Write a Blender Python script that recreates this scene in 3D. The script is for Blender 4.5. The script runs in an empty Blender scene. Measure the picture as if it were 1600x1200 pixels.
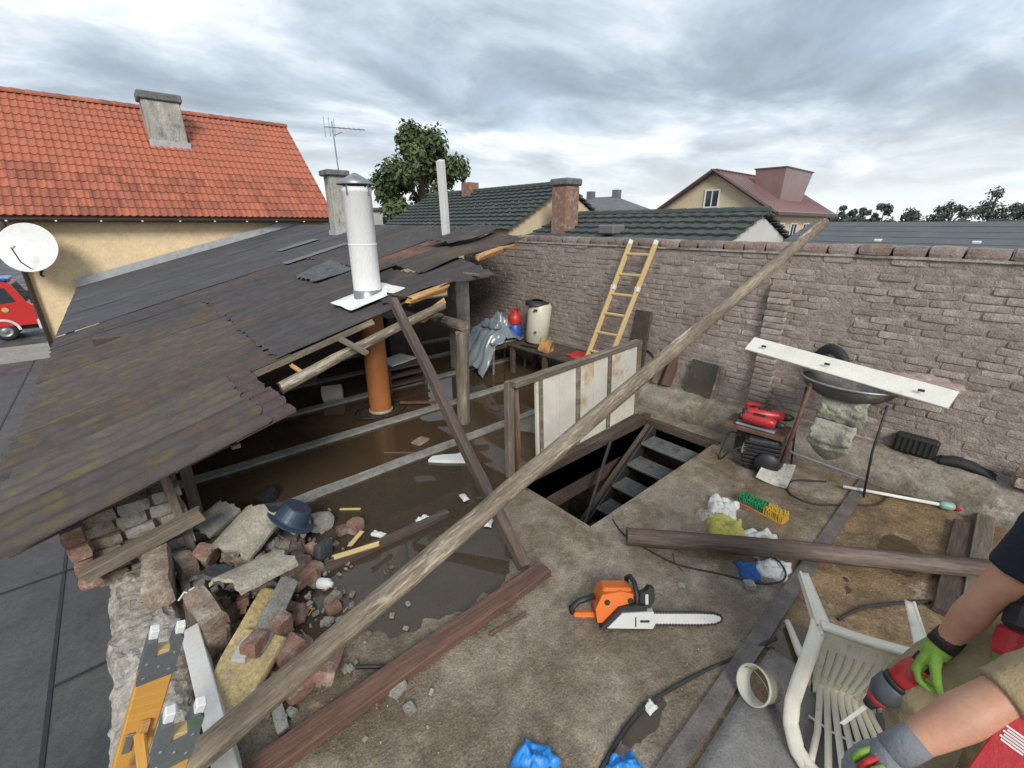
import bpy, math, random
from mathutils import Vector as V, Matrix, Euler, noise
S = bpy.context.scene
C = S.collection
R = math.radians
# ---------------------------------------------------------------- camera
cam = bpy.data.cameras.new('camera'); camo = bpy.data.objects.new('camera', cam); C.objects.link(camo)
cam.sensor_width = 36.0; cam.lens = 36.0 * 680 / 1600; cam.clip_start = 0.05; cam.clip_end = 6000
camo.location = (0, 0, 2.2); camo.rotation_euler = (R(90 - 20.186), 0, R(-41.3))
S.camera = camo
# ---------------------------------------------------------------- sky with broken cloud
W = bpy.data.worlds.new('World'); S.world = W; W.use_nodes = True
SUN_EL, SUN_AZ = 35.0, 214.0        # degrees; azimuth clockwise from +Y
def build_world():
    nt = W.node_tree; n = nt.nodes; L = nt.links
    for x in list(n): n.remove(x)
    out = n.new('ShaderNodeOutputWorld'); bg = n.new('ShaderNodeBackground'); bg.inputs[1].default_value = 0.1
    sky = n.new('ShaderNodeTexSky'); sky.sky_type = 'NISHITA'; sky.sun_disc = False
    sky.sun_elevation = R(SUN_EL); sky.sun_rotation = R(SUN_AZ); sky.dust_density = 2.0
    tc = n.new('ShaderNodeTexCoord'); sep = n.new('ShaderNodeSeparateXYZ'); L.new(tc.outputs['Generated'], sep.inputs[0])
    def m(op, a, b=None, clamp=False):
        x = n.new('ShaderNodeMath'); x.operation = op; x.use_clamp = clamp
        for i, q in enumerate((a, b)):
            if q is None: continue
            if isinstance(q, (int, float)): x.inputs[i].default_value = q
            else: L.new(q, x.inputs[i])
        return x.outputs[0]
    zz = m('ADD', m('MAXIMUM', sep.outputs[2], 0.0), 0.16)
    cx = m('DIVIDE', sep.outputs[0], zz); cy = m('DIVIDE', sep.outputs[1], zz)
    cmb = n.new('ShaderNodeCombineXYZ'); L.new(cx, cmb.inputs[0]); L.new(cy, cmb.inputs[1])
    rot = n.new('ShaderNodeMapping'); rot.inputs['Rotation'].default_value = (0, 0, R(20)); rot.inputs['Scale'].default_value = (0.8, 1.0, 1); rot.inputs['Location'].default_value = (3.1, 1.7, 0)
    L.new(cmb.outputs[0], rot.inputs[0])
    def nz(sc, det, dist, ro=0.55):
        x = n.new('ShaderNodeTexNoise'); x.inputs['Scale'].default_value = sc; x.inputs['Detail'].default_value = det
        x.inputs['Roughness'].default_value = ro; x.inputs['Distortion'].default_value = dist; L.new(rot.outputs[0], x.inputs['Vector']); return x.outputs[0]
    def ramp(v, pts):
        x = n.new('ShaderNodeValToRGB'); e = x.color_ramp.elements
        while len(e) < len(pts): e.new(0.5)
        for q, (p, c) in zip(e, pts): q.position = p; q.color = (*c, 1)
        L.new(v, x.inputs[0]); return x.outputs[0]
    tone = ramp(nz(1.25, 10, 0.35, 0.56), [(0.30, (1.75, 2.1, 2.5)), (0.43, (2.35, 2.8, 3.3)), (0.53, (3.4, 3.9, 4.45)), (0.64, (5.2, 5.5, 5.75))])
    cover = ramp(nz(0.62, 5, 0.3), [(0.30, (0.45,) * 3), (0.44, (1, 1, 1))])
    bw = n.new('ShaderNodeRGBToBW'); L.new(cover, bw.inputs[0])
    mix = n.new('ShaderNodeMix'); mix.data_type = 'RGBA'; L.new(bw.outputs[0], mix.inputs['Factor'])
    pale = n.new('ShaderNodeMix'); pale.data_type = 'RGBA'; pale.inputs['Factor'].default_value = 0.55
    L.new(sky.outputs[0], pale.inputs['A']); pale.inputs['B'].default_value = (2.9, 3.6, 4.4, 1)
    L.new(pale.outputs['Result'], mix.inputs['A']); L.new(tone, mix.inputs['B'])
    # thinner, paler cloud low over the horizon all round
    low = m('SUBTRACT', 1.0, m('MULTIPLY', sep.outputs[2], 4.8), True)
    low = m('MULTIPLY', m('POWER', low, 1.4), 0.85)
    hz = n.new('ShaderNodeMix'); hz.data_type = 'RGBA'; L.new(low, hz.inputs['Factor'])
    L.new(mix.outputs['Result'], hz.inputs['A']); hz.inputs['B'].default_value = (5.6, 5.75, 5.6, 1)
    L.new(hz.outputs['Result'], bg.inputs[0]); L.new(bg.outputs[0], out.inputs[0])
build_world()
sl = bpy.data.lights.new('sun', 'SUN'); sl.energy = 1.5; sl.angle = R(20); sl.color = (1.0, 0.95, 0.88)
so = bpy.data.objects.new('sun', sl); C.objects.link(so)
_sd = V((math.sin(R(SUN_AZ)) * math.cos(R(SUN_EL)), math.cos(R(SUN_AZ)) * math.cos(R(SUN_EL)), math.sin(R(SUN_EL))))
so.rotation_euler = (-_sd).to_track_quat('-Z', 'Y').to_euler(); so.location = (0, 0, 30)
S.view_settings.view_transform = 'Standard'; S.view_settings.look = 'None'; S.view_settings.gamma = 1.0
S.view_settings.exposure = 0.98
try: S.view_settings.use_curve_mapping = False
except Exception: pass

# ---------------------------------------------------------------- materials
MATS = {}
ROUGH = set('asphalt paving slab slab_ochre slab_dark rib rib_dark plaster ledge mortar wallbrick coping redbrick oldbrick concrete beige_concrete yellow_plaster slate corrugated_rust felt grey_render cap_concrete wood_grey wood_dark wood_redbrown wood_pole wood_fresh bark rusty crusted cream_wall dark_metal'.split())
def P(name, c1, c2=None, sc=6.0, rough=0.8, bump=0.15, bs=40.0, metal=0.0, c3=None, sc3=2.0, t3=0.58, st=(1, 1, 1), rnd=0.0, r3=None, c4=None, sc4=5.0, t4=0.6, spec=0.5, bd=0.01, grain=None, w3=0.09, w4=0.08):
    """procedural surface: two mottled tones, up to two kinds of blotches with their own colours, fine relief"""
    if grain is None: grain = 0.34 if name in ROUGH else 0.07
    m = bpy.data.materials.new(name); m.use_nodes = True; nt = m.node_tree; n = nt.nodes; L = nt.links
    b = n['Principled BSDF']; b.inputs['Roughness'].default_value = rough; b.inputs['Metallic'].default_value = metal
    b.inputs['Specular IOR Level'].default_value = spec
    tc = n.new('ShaderNodeTexCoord'); oi = n.new('ShaderNodeObjectInfo')
    mul = n.new('ShaderNodeMath'); mul.operation = 'MULTIPLY'; mul.inputs[1].default_value = 53.0; L.new(oi.outputs['Random'], mul.inputs[0])
    add = n.new('ShaderNodeVectorMath'); add.operation = 'ADD'; L.new(tc.outputs['Object'], add.inputs[0]); L.new(mul.outputs[0], add.inputs[1])
    mp = n.new('ShaderNodeMapping'); mp.inputs['Scale'].default_value = st; L.new(add.outputs[0], mp.inputs[0])
    def nz(s, d=7, ro=0.6):
        x = n.new('ShaderNodeTexNoise'); x.inputs['Scale'].default_value = s; x.inputs['Detail'].default_value = d; x.inputs['Roughness'].default_value = ro
        L.new(mp.outputs[0], x.inputs['Vector']); return x.outputs[0]
    def mr(v, a, bb):
        x = n.new('ShaderNodeMapRange'); x.inputs[1].default_value = a; x.inputs[2].default_value = bb; L.new(v, x.inputs[0]); return x.outputs[0]
    def mix(f, A, B):
        x = n.new('ShaderNodeMix'); x.data_type = 'RGBA'; L.new(f, x.inputs['Factor'])
        for k, q in (('A', A), ('B', B)):
            if isinstance(q, tuple): x.inputs[k].default_value = (*q, 1)
            else: L.new(q, x.inputs[k])
        return x.outputs['Result']
    col = mix(mr(nz(sc), 0.34, 0.66), c1, c2 or tuple(x * 0.7 for x in c1))
    if c3:
        f3 = mr(nz(sc3, 8, 0.65), t3, t3 + w3); col = mix(f3, col, c3)
        if r3 is not None:
            rr = n.new('ShaderNodeMapRange'); rr.inputs[3].default_value = rough; rr.inputs[4].default_value = r3; L.new(f3, rr.inputs[0]); L.new(rr.outputs[0], b.inputs['Roughness'])
    if c4: col = mix(mr(nz(sc4, 8, 0.7), t4, t4 + w4), col, c4)
    if grain and bump:
        g1 = mr(nz(bs * 1.6, 3, 0.7), 0.28, 0.72); gr = n.new('ShaderNodeMapRange'); gr.inputs[3].default_value = 1 - grain; gr.inputs[4].default_value = 1 + grain; L.new(g1, gr.inputs[0])
        g2 = mr(nz(bs * 0.25, 4, 0.6), 0.3, 0.7); gq = n.new('ShaderNodeMapRange'); gq.inputs[3].default_value = 1 - grain * 0.6; gq.inputs[4].default_value = 1 + grain * 0.6; L.new(g2, gq.inputs[0])
        gm = n.new('ShaderNodeMath'); gm.operation = 'MULTIPLY'; L.new(gr.outputs[0], gm.inputs[0]); L.new(gq.outputs[0], gm.inputs[1])
        hs = n.new('ShaderNodeHueSaturation'); L.new(gm.outputs[0], hs.inputs['Value']); L.new(col, hs.inputs['Color']); col = hs.outputs[0]
    if rnd:
        h = n.new('ShaderNodeHueSaturation'); x = n.new('ShaderNodeMapRange'); x.inputs[3].default_value = 1 - rnd; x.inputs[4].default_value = 1 + rnd
        L.new(oi.outputs['Random'], x.inputs[0]); L.new(x.outputs[0], h.inputs['Value']); L.new(col, h.inputs['Color']); col = h.outputs[0]
    L.new(col, b.inputs['Base Color'])
    if bump:
        bp = n.new('ShaderNodeBump'); bp.inputs['Strength'].default_value = min(1.0, bump * 2); bp.inputs['Distance'].default_value = bd
        L.new(nz(bs, 6, 0.65), bp.inputs['Height']); L.new(bp.outputs[0], b.inputs['Normal'])
    MATS[name] = m; return m

# ---------------------------------------------------------------- mesh helpers
def rnd(a, b): return random.uniform(a, b)
class MB:
    def __init__(s): s.v = []; s.f = []
    def add(s, vs, fs, M=None):
        o = len(s.v); s.v += [tuple(M @ V(p)) if M else tuple(p) for p in vs]; s.f += [tuple(i + o for i in f) for f in fs]; return s
    def box(s, x0, x1, y0, y1, z0, z1, b=0.0, M=None):
        if b <= 0:
            vs = [(x, y, z) for x in (x0, x1) for y in (y0, y1) for z in (z0, z1)]
            return s.add(vs, [(0, 1, 3, 2), (4, 6, 7, 5), (0, 4, 5, 1), (2, 3, 7, 6), (0, 2, 6, 4), (1, 5, 7, 3)], M)
        c = ((x0 + x1) / 2, (y0 + y1) / 2, (z0 + z1) / 2); h = ((x1 - x0) / 2, (y1 - y0) / 2, (z1 - z0) / 2)
        b = min(b, *[q * 0.9 for q in h]); vs = []; idx = {}
        for sx in (-1, 1):
            for sy in (-1, 1):
                for sz in (-1, 1):
                    for ax in range(3):
                        p = [sx * (h[0] - b), sy * (h[1] - b), sz * (h[2] - b)]; p[ax] = (sx, sy, sz)[ax] * h[ax]
                        idx[(sx, sy, sz, ax)] = len(vs); vs.append((c[0] + p[0], c[1] + p[1], c[2] + p[2]))
        fs = []; I = lambda sx, sy, sz, ax: idx[(sx, sy, sz, ax)]
        for ax in range(3):
            o1, o2 = (ax + 1) % 3, (ax + 2) % 3
            for sg in (-1, 1):
                q = []
                for a, bb in ((-1, -1), (1, -1), (1, 1), (-1, 1)):
                    k = [0, 0, 0]; k[ax] = sg; k[o1] = a; k[o2] = bb; q.append(I(*k, ax))
                fs.append(tuple(q if sg > 0 else q[::-1]))
            for a in (-1, 1):          # edge along ax
                for bb in (-1, 1):
                    k0 = [0, 0, 0]; k0[ax] = -1; k0[o1] = a; k0[o2] = bb; k1 = list(k0); k1[ax] = 1
                    q = [I(*k0, o1), I(*k1, o1), I(*k1, o2), I(*k0, o2)]; fs.append(tuple(q if a * bb > 0 else q[::-1]))
        for sx in (-1, 1):
            for sy in (-1, 1):
                for sz in (-1, 1):
                    q = [I(sx, sy, sz, k) for k in range(3)]; fs.append(tuple(q if sx * sy * sz > 0 else q[::-1]))
        return s.add(vs, fs, M)
    def tube(s, pts, r, n=10, cap=True, sq=1.0):
        pts = [V(p) for p in pts]; k = len(pts); rr = r if isinstance(r, (list, tuple)) else [r] * k; vs = []; up = None
        for i, p in enumerate(pts):
            d = (pts[min(i + 1, k - 1)] - pts[max(i - 1, 0)]).normalized()
            if up is None: up = V((0, 0, 1)) if abs(d.z) < 0.9 else V((0, 1, 0))
            a = d.cross(up).normalized(); up = a.cross(d).normalized()
            for j in range(n):
                t = 2 * math.pi * j / n; vs.append(tuple(p + a * (rr[i] * math.cos(t)) + up * (rr[i] * sq * math.sin(t))))
        fs = [(i * n + j, i * n + (j + 1) % n, (i + 1) * n + (j + 1) % n, (i + 1) * n + j) for i in range(k - 1) for j in range(n)]
        if cap: fs += [tuple(range(n))[::-1], tuple((k - 1) * n + j for j in range(n))]
        return s.add(vs, fs)
    def lathe(s, prof, M=None, n=20, a0=0.0, a1=2 * math.pi):
        full = abs(a1 - a0 - 2 * math.pi) < 1e-6; m = n if full else n + 1; vs = []
        for r, z in prof:
            for j in range(m):
                t = a0 + (a1 - a0) * j / n; vs.append((r * math.cos(t), r * math.sin(t), z))
        fs = [(i * m + j, i * m + (j + 1) % m, (i + 1) * m + (j + 1) % m, (i + 1) * m + j) for i in range(len(prof) - 1) for j in range(n)]
        return s.add(vs, fs, M)
    def prism(s, poly, d, M=None):
        """polygon in local XY pushed by d along local Z"""
        n = len(poly); vs = [(x, y, 0) for x, y in poly] + [(x, y, d) for x, y in poly]
        return s.add(vs, [tuple(range(n))[::-1], tuple(range(n, 2 * n))] + [(i, (i + 1) % n, n + (i + 1) % n, n + i) for i in range(n)], M)
    def grid(s, fn, nu, nv):
        vs = [fn(i / nu, j / nv) for i in range(nu + 1) for j in range(nv + 1)]; w = nv + 1
        return s.add(vs, [(i * w + j, (i + 1) * w + j, (i + 1) * w + j + 1, i * w + j + 1) for i in range(nu) for j in range(nv)])
    def slab(s, fn, nu, nv, t):
        """a grid with thickness t below it (closed)"""
        a = [V(fn(i / nu, j / nv)) for i in range(nu + 1) for j in range(nv + 1)]; w = nv + 1; N = len(a)
        t = V((0, 0, -t)) if not isinstance(t, V) else t
        fs = [(i * w + j, (i + 1) * w + j, (i + 1) * w + j + 1, i * w + j + 1) for i in range(nu) for j in range(nv)]
        fs2 = [tuple(q + N for q in f[::-1]) for f in fs]
        rim = [i * w for i in range(nu + 1)] + [nu * w + j for j in range(1, nv + 1)] + [i * w + nv for i in range(nu - 1, -1, -1)] + [j for j in range(nv - 1, 0, -1)]
        fs3 = [(rim[k], rim[k - 1], rim[k - 1] + N, rim[k] + N) for k in range(len(rim))]
        return s.add([tuple(p) for p in a] + [tuple(p + t) for p in a], fs + fs2 + fs3)
    def mesh(s, name, smooth=False):
        me = bpy.data.meshes.new(name); me.from_pydata(s.v, [], s.f); me.validate()
        if smooth: me.polygons.foreach_set('use_smooth', [True] * len(me.polygons))
        return me
    def build(s, name, mat, parent=None, smooth=False, M=None, mods=None):
        return link(name, s.mesh(name, smooth), mat, parent, M, mods)
def link(name, me, mat, parent=None, M=None, mods=None):
    o = bpy.data.objects.new(name, me); C.objects.link(o)
    if mat and not me.materials: me.materials.append(MATS[mat] if isinstance(mat, str) else mat)
    if M is not None: o.matrix_basis = M
    if parent is not None:
        o.parent = parent
        q = parent; inv = Matrix.Identity(4); chain = []
        while q is not None: chain.append(q); q = q.parent
        w = Matrix.Identity(4)
        for q in reversed(chain): w = w @ q.matrix_parent_inverse @ q.matrix_basis
        o.matrix_parent_inverse = w.inverted()
    return o
def thing(name, label, cat, loc=(0, 0, 0), group=None):
    o = bpy.data.objects.new(name, None); C.objects.link(o); o.empty_display_size = 0.1; o.location = loc
    return tag(o, label, cat, group)
def tag(o, label, cat, group=None):
    o['label'] = label; o['category'] = cat
    if group: o['group'] = group
    return o
def struct(o): o['kind'] = 'structure'; return o
def stuff(o): o['kind'] = 'stuff'; return o
def frame(p0, p1, roll=0.0):
    """matrix with local X from p0 to p1, local Z as upright as it can be; returns matrix and length"""
    p0 = V(p0); d = V(p1) - p0; x = d.normalized(); u = V((0, 0, 1)) if abs(x.z) < 0.95 else V((0, 1, 0))
    y = u.cross(x).normalized(); z = x.cross(y)
    m = Matrix((x, y, z)).transposed().to_4x4(); m.translation = p0
    return m @ Matrix.Rotation(roll, 4, 'X'), d.length
def board(name, p0, p1, w, h, mat, parent=None, roll=0.0, wob=0.004, b=0.004, ragged=0.0):
    """a sawn timber: chamfered, slightly warped, optionally with splintered ends"""
    M, L = frame(p0, p1, roll); n = max(3, int(L / 0.18)); ring = []
    for sy, sz in ((-1, -1), (1, -1), (1, 1), (-1, 1)): ring += [(sy * (w / 2 - (b if sz * sy < 0 else 0)), sz * (h / 2 - (b if sz * sy > 0 else 0))), (sy * (w / 2 - (0 if sz * sy < 0 else b)), sz * (h / 2 - (0 if sz * sy > 0 else b)))]
    vs = []; sd = rnd(0, 99)
    for i in range(n + 1):
        x = L * i / n; oy = wob * 2 * noise.noise((x * 0.8, sd, 0)); oz = wob * 2 * noise.noise((x * 0.8, 0, sd))
        for j, (y, z) in enumerate(ring):
            dx = rnd(-ragged, ragged) if i in (0, n) else 0
            vs.append((x + dx, y + oy + wob * 0.5 * noise.noise((x * 5, j, sd)), z + oz + wob * 0.5 * noise.noise((x * 5, sd, j))))
    k = len(ring); fs = [(i * k + j, i * k + (j + 1) % k, (i + 1) * k + (j + 1) % k, (i + 1) * k + j) for i in range(n) for j in range(k)] + [tuple(range(k))[::-1], tuple(n * k + j for j in range(k))]
    return MB().add(vs, fs).build(name, mat, parent, False, M)
def log(name, p0, p1, r0, r1, mat, parent=None, bow=0.02, n=14, seg=None, sd=None):
    """a round pole: tapering, bowed, knobbly"""
    M, L = frame(p0, p1); seg = seg or max(8, int(L / 0.08)); sd = rnd(0, 99) if sd is None else sd; vs = []
    for i in range(seg + 1):
        t = i / seg; x = L * t; r = r0 + (r1 - r0) * t
        oy = bow * math.sin(math.pi * t) * math.sin(sd) + 0.15 * r * noise.noise((x * 1.5, sd, 1)); oz = bow * math.sin(math.pi * t) * math.cos(sd)
        for j in range(n):
            a = 2 * math.pi * j / n; q = r * (1 + 0.10 * noise.noise((x * 3, math.cos(a) * 1.2 + sd, math.sin(a) * 1.2)) + 0.05 * noise.noise((x * 12, math.cos(a) * 3 + sd, math.sin(a) * 3)))
            vs.append((x + (0.02 * noise.noise((a, sd, 3)) if i in (0, seg) else 0), oy + q * math.cos(a), oz + q * math.sin(a)))
    fs = [(i * n + j, i * n + (j + 1) % n, (i + 1) * n + (j + 1) % n, (i + 1) * n + j) for i in range(seg) for j in range(n)] + [tuple(range(n))[::-1], tuple(seg * n + j for j in range(n))]
    o = MB().add(vs, fs).build(name, mat, parent, False, M)
    return o
def chunk_mesh(name, sx, sy, sz, sd, rough=0.12, n=3, chop=0.0):
    """a broken block: subdivided box, edges worn, faces uneven, a corner broken off"""
    vs = []; fs = []; idx = {}
    def vid(p):
        if p not in idx: idx[p] = len(vs); vs.append(p)
        return idx[p]
    for ax in range(3):
        for sg in (0, n):
            for i in range(n):
                for j in range(n):
                    q = []
                    for a, b in ((0, 0), (1, 0), (1, 1), (0, 1)):
                        p = [0, 0, 0]; p[ax] = sg; p[(ax + 1) % 3] = i + a; p[(ax + 2) % 3] = j + b; q.append(vid(tuple(p)))
                    fs.append(tuple(q if sg else q[::-1]))
    out = []; m = min(sx, sy, sz); cn = V((math.cos(sd * 3.1), math.sin(sd * 3.1), 0.6 * math.cos(sd * 1.7))).normalized()
    for p in vs:
        q = V(((p[0] / n - 0.5) * sx, (p[1] / n - 0.5) * sy, (p[2] / n - 0.5) * sz)); e = sum(1 for k in p if k in (0, n))
        q *= (1 - 0.05 * (e - 1))
        q += V((noise.noise((q.x * 9 / 1, q.y * 9, q.z * 9 + sd)), noise.noise((q.x * 9 + 7, q.y * 9 + sd, q.z * 9)), noise.noise((q.x * 9 + sd, q.y * 9, q.z * 9 + 5)))) * (m * rough)
        if chop:
            d = q.dot(cn) - chop * max(sx, sy) * 0.5
            if d > 0: q -= cn * (d * 0.9)
        out.append(tuple(q))
    return MB().add(out, fs).mesh(name)
def TRS(loc, rot=(0, 0, 0), sc=(1, 1, 1)):
    return Matrix.LocRotScale(V(loc), Euler([R(a) for a in rot]), V(sc))
def cloth(name, c, sx, sy, h, mat, sd, parent=None, rz=0.0, n=26, fq=1.0):
    """a crumpled cloth or sheet lying on the ground, with folds and an uneven outline"""
    def top(u, v):
        a, b = u * 2 - 1, v * 2 - 1
        r = 1 + 0.28 * noise.noise((a * 1.6 + sd, b * 1.6, 0)); x = a * sx / 2 * r; y = b * sy / 2 * (1 + 0.28 * noise.noise((a * 1.6, b * 1.6 + sd, 4)))
        k = math.sqrt(max(0, 1 - max(abs(a), abs(b)) ** 3))
        f = abs(noise.noise((a * 1.9 * fq + sd, b * 1.0 * fq, 1))) + 0.35 * abs(noise.noise((a * 3.6 * fq + sd, b * 2.6 * fq, 2))) + 0.10 * abs(noise.noise((a * 8, b * 7 + sd, 2)))
        return (x, y, 0.006 + h * k * (0.25 + 1.1 * f))
    return MB().slab(top, n, n, 0.004).build(name, mat, parent, True, TRS(c, (0, 0, rz)))
def skin(mats_mb, name, mat, parent, voxel=0.012, smooth=2):
    o = mats_mb.build(name, mat, parent, True)
    m = o.modifiers.new('remesh', 'REMESH'); m.mode = 'VOXEL'; m.voxel_size = voxel; m.use_smooth_shade = True
    s = o.modifiers.new('smooth', 'SMOOTH'); s.factor = 0.5; s.iterations = smooth * 3
    return o
def limb(mb, pts, rr, n=12, sq=1.0):
    """tapering limb with rounded ends through joints"""
    P2 = []; r2 = []; pts = [V(p) for p in pts]
    d = (pts[0] - pts[1]).normalized()
    for k in (0.95, 0.6): P2.append(pts[0] + d * rr[0] * k); r2.append(rr[0] * math.sqrt(1 - k * k))
    for i in range(len(pts)):
        P2.append(pts[i]); r2.append(rr[i])
        if i < len(pts) - 1:
            for t in (0.33, 0.66): P2.append(pts[i].lerp(pts[i + 1], t)); r2.append(rr[i] + (rr[i + 1] - rr[i]) * t)
    d = (pts[-1] - pts[-2]).normalized()
    for k in (0.6, 0.95): P2.append(pts[-1] + d * rr[-1] * k); r2.append(rr[-1] * math.sqrt(1 - k * k))
    mb.tube(P2, r2, n, True, sq); return mb
def ball(mb, c, r, n=12):
    rx, ry, rz = r if isinstance(r, tuple) else (r, r, r)
    prof = [(math.sin(math.pi * i / n), -math.cos(math.pi * i / n)) for i in range(n + 1)]
    prof[0] = (1e-3, -1); prof[-1] = (1e-3, 1)
    mb.lathe(prof, Matrix.LocRotScale(V(c), None, V((rx, ry, rz))), n + 4); return mb
def cr(pts, k=6):
    """smooth curve through points"""
    p = [V(q) for q in pts]; p = [p[0] * 2 - p[1]] + p + [p[-1] * 2 - p[-2]]; out = []
    for i in range(1, len(p) - 2):
        for j in range(k):
            t = j / k; a, b, c, d = p[i - 1], p[i], p[i + 1], p[i + 2]
            out.append(0.5 * ((2 * b) + (c - a) * t + (2 * a - 5 * b + 4 * c - d) * t * t + (3 * b - a - 3 * c + d) * t ** 3))
    return out + [p[-2]]
random.seed(11)

# ---------------------------------------------------------------- palette
P('asphalt', (0.062, 0.061, 0.060), (0.088, 0.087, 0.085), 1.2, 0.6, 0.2, 60, c3=(0.042, 0.043, 0.044), sc3=0.5, t3=0.5, r3=0.25, c4=(0.14, 0.11, 0.05), sc4=0.7, t4=0.69)
P('paving', (0.30, 0.285, 0.255), (0.24, 0.23, 0.21), 0.9, 0.85, 0.1, 30)
P('slab', (0.30, 0.245, 0.185), (0.205, 0.168, 0.128), 7, 0.7, 0.5, 55, c3=(0.155, 0.118, 0.08), sc3=1.5, t3=0.46, w3=0.14, r3=0.10, c4=(0.31, 0.235, 0.13), sc4=4.5, t4=0.60, grain=0.42)
P('slab_ochre', (0.25, 0.165, 0.085), (0.16, 0.105, 0.055), 6, 0.6, 0.6, 45, c3=(0.115, 0.08, 0.05), sc3=2.4, t3=0.47, w3=0.18, r3=0.12, c4=(0.36, 0.28, 0.19), sc4=6, t4=0.57, w4=0.14, grain=0.45)
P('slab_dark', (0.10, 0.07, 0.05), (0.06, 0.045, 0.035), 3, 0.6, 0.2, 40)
P('rib', (0.30, 0.295, 0.27), (0.21, 0.205, 0.185), 9, 0.8, 0.3, 60, c3=(0.13, 0.12, 0.09), sc3=6, t3=0.6)
P('rib_dark', (0.15, 0.13, 0.118), (0.10, 0.088, 0.08), 9, 0.5, 0.3, 60, c3=(0.16, 0.14, 0.12), sc3=4)
P('plaster', (0.42, 0.39, 0.34), (0.30, 0.275, 0.235), 7, 0.9, 0.6, 35, c3=(0.20, 0.165, 0.125), sc3=3, t3=0.52, c4=(0.55, 0.53, 0.49), sc4=8, t4=0.62)
P('ledge', (0.30, 0.265, 0.215), (0.20, 0.175, 0.14), 6, 0.85, 0.6, 30, c3=(0.15, 0.12, 0.085), sc3=2.2, t3=0.52, c4=(0.40, 0.37, 0.32), sc4=5, t4=0.62)
P('mortar', (0.35, 0.29, 0.252), (0.265, 0.22, 0.192), 5, 0.95, 0.7, 60, c3=(0.36, 0.31, 0.27), sc3=3, t3=0.55, c4=(0.17, 0.14, 0.12), sc4=7, t4=0.62)
P('wallbrick', (0.37, 0.305, 0.265), (0.29, 0.24, 0.208), 9, 0.92, 0.5, 60, c3=(0.38, 0.335, 0.29), sc3=7, t3=0.52, c4=(0.19, 0.16, 0.138), sc4=11, t4=0.62, rnd=0.2)
P('coping', (0.27, 0.18, 0.15), (0.22, 0.165, 0.14), 6, 0.9, 0.4, 50, c3=(0.27, 0.225, 0.20), sc3=4, t3=0.46, rnd=0.25)
P('redbrick', (0.29, 0.155, 0.11), (0.22, 0.13, 0.095), 9, 0.92, 0.5, 60, c3=(0.36, 0.30, 0.24), sc3=9, t3=0.50, w3=0.15, rnd=0.25)
P('oldbrick', (0.29, 0.21, 0.16), (0.20, 0.15, 0.115), 9, 0.95, 0.6, 50, c3=(0.36, 0.33, 0.28), sc3=8, t3=0.48, w3=0.15, rnd=0.2)
P('concrete', (0.33, 0.315, 0.28), (0.23, 0.22, 0.195), 8, 0.9, 0.5, 50, c3=(0.17, 0.155, 0.125), sc3=5, t3=0.56, rnd=0.15)
P('beige_concrete', (0.40, 0.36, 0.28), (0.30, 0.27, 0.215), 7, 0.9, 0.4, 50, c3=(0.20, 0.18, 0.15), sc3=4, t3=0.58, rnd=0.1)
P('yellow_plaster', (0.56, 0.42, 0.20), (0.45, 0.34, 0.18), 9, 0.95, 0.8, 35, c3=(0.36, 0.32, 0.25), sc3=9, t3=0.58)
P('slate', (0.10, 0.105, 0.11), (0.06, 0.062, 0.066), 6, 0.7, 0.4, 40, rnd=0.2)
P('corrugated_mossy', (0.105, 0.092, 0.086), (0.075, 0.066, 0.063), 9, 0.85, 0.03, 60, c3=(0.125, 0.106, 0.055), sc3=6.5, t3=0.50, w3=0.16, c4=(0.125, 0.085, 0.07), sc4=4.5, t4=0.53, w4=0.16, grain=0.12, st=(0.7, 1, 1), spec=0.03, rnd=0.1)
P('corrugated', (0.09, 0.084, 0.084), (0.065, 0.061, 0.062), 8, 0.8, 0.03, 60, c3=(0.135, 0.105, 0.06), sc3=1.6, t3=0.54, w3=0.2, c4=(0.12, 0.08, 0.075), sc4=2.4, t4=0.54, w4=0.2, grain=0.12, st=(0.45, 1, 1), spec=0.03, rnd=0.14)
P('corrugated_rust', (0.20, 0.085, 0.04), (0.10, 0.055, 0.04), 7, 0.8, 0.5, 60, c3=(0.06, 0.055, 0.055), sc3=3, t3=0.5)
P('corrugated_purple', (0.115, 0.082, 0.08), (0.08, 0.06, 0.06), 8, 0.8, 0.5, 60, grain=0.2, spec=0.03)
P('felt', (0.068, 0.068, 0.075), (0.05, 0.05, 0.056), 4, 0.75, 0.3, 120, c3=(0.09, 0.084, 0.08), sc3=1.2, t3=0.5, w3=0.2, rnd=0.05)
P('felt_patch', (0.17, 0.175, 0.185), (0.13, 0.135, 0.145), 5, 0.6, 0.2, 90)
P('flashing', (0.42, 0.43, 0.44), (0.33, 0.34, 0.35), 5, 0.55, 0.2, 30, c3=(0.26, 0.25, 0.24), sc3=4)
P('cream_wall', (0.80, 0.62, 0.38), (0.74, 0.57, 0.345), 3, 0.95, 0.5, 45, c3=(0.70, 0.55, 0.36), sc3=1.2, t3=0.58, grain=0.15)
P('cream_far', (0.62, 0.50, 0.34), (0.56, 0.45, 0.31), 1, 0.95, 0.1, 30)
P('white_wall', (0.60, 0.59, 0.56), (0.5, 0.49, 0.46), 1, 0.95, 0.1, 30)
P('orange_tile', (0.38, 0.115, 0.062), (0.32, 0.098, 0.055), 3, 0.62, 0.15, 60, c3=(0.28, 0.10, 0.065), sc3=1.5, t3=0.5, w3=0.2, c4=(0.24, 0.115, 0.08), sc4=2.6, t4=0.6, rnd=0.27, grain=0.18)
P('brown_metal', (0.10, 0.068, 0.055), (0.08, 0.055, 0.045), 6, 0.45, 0.05, 40)
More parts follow.
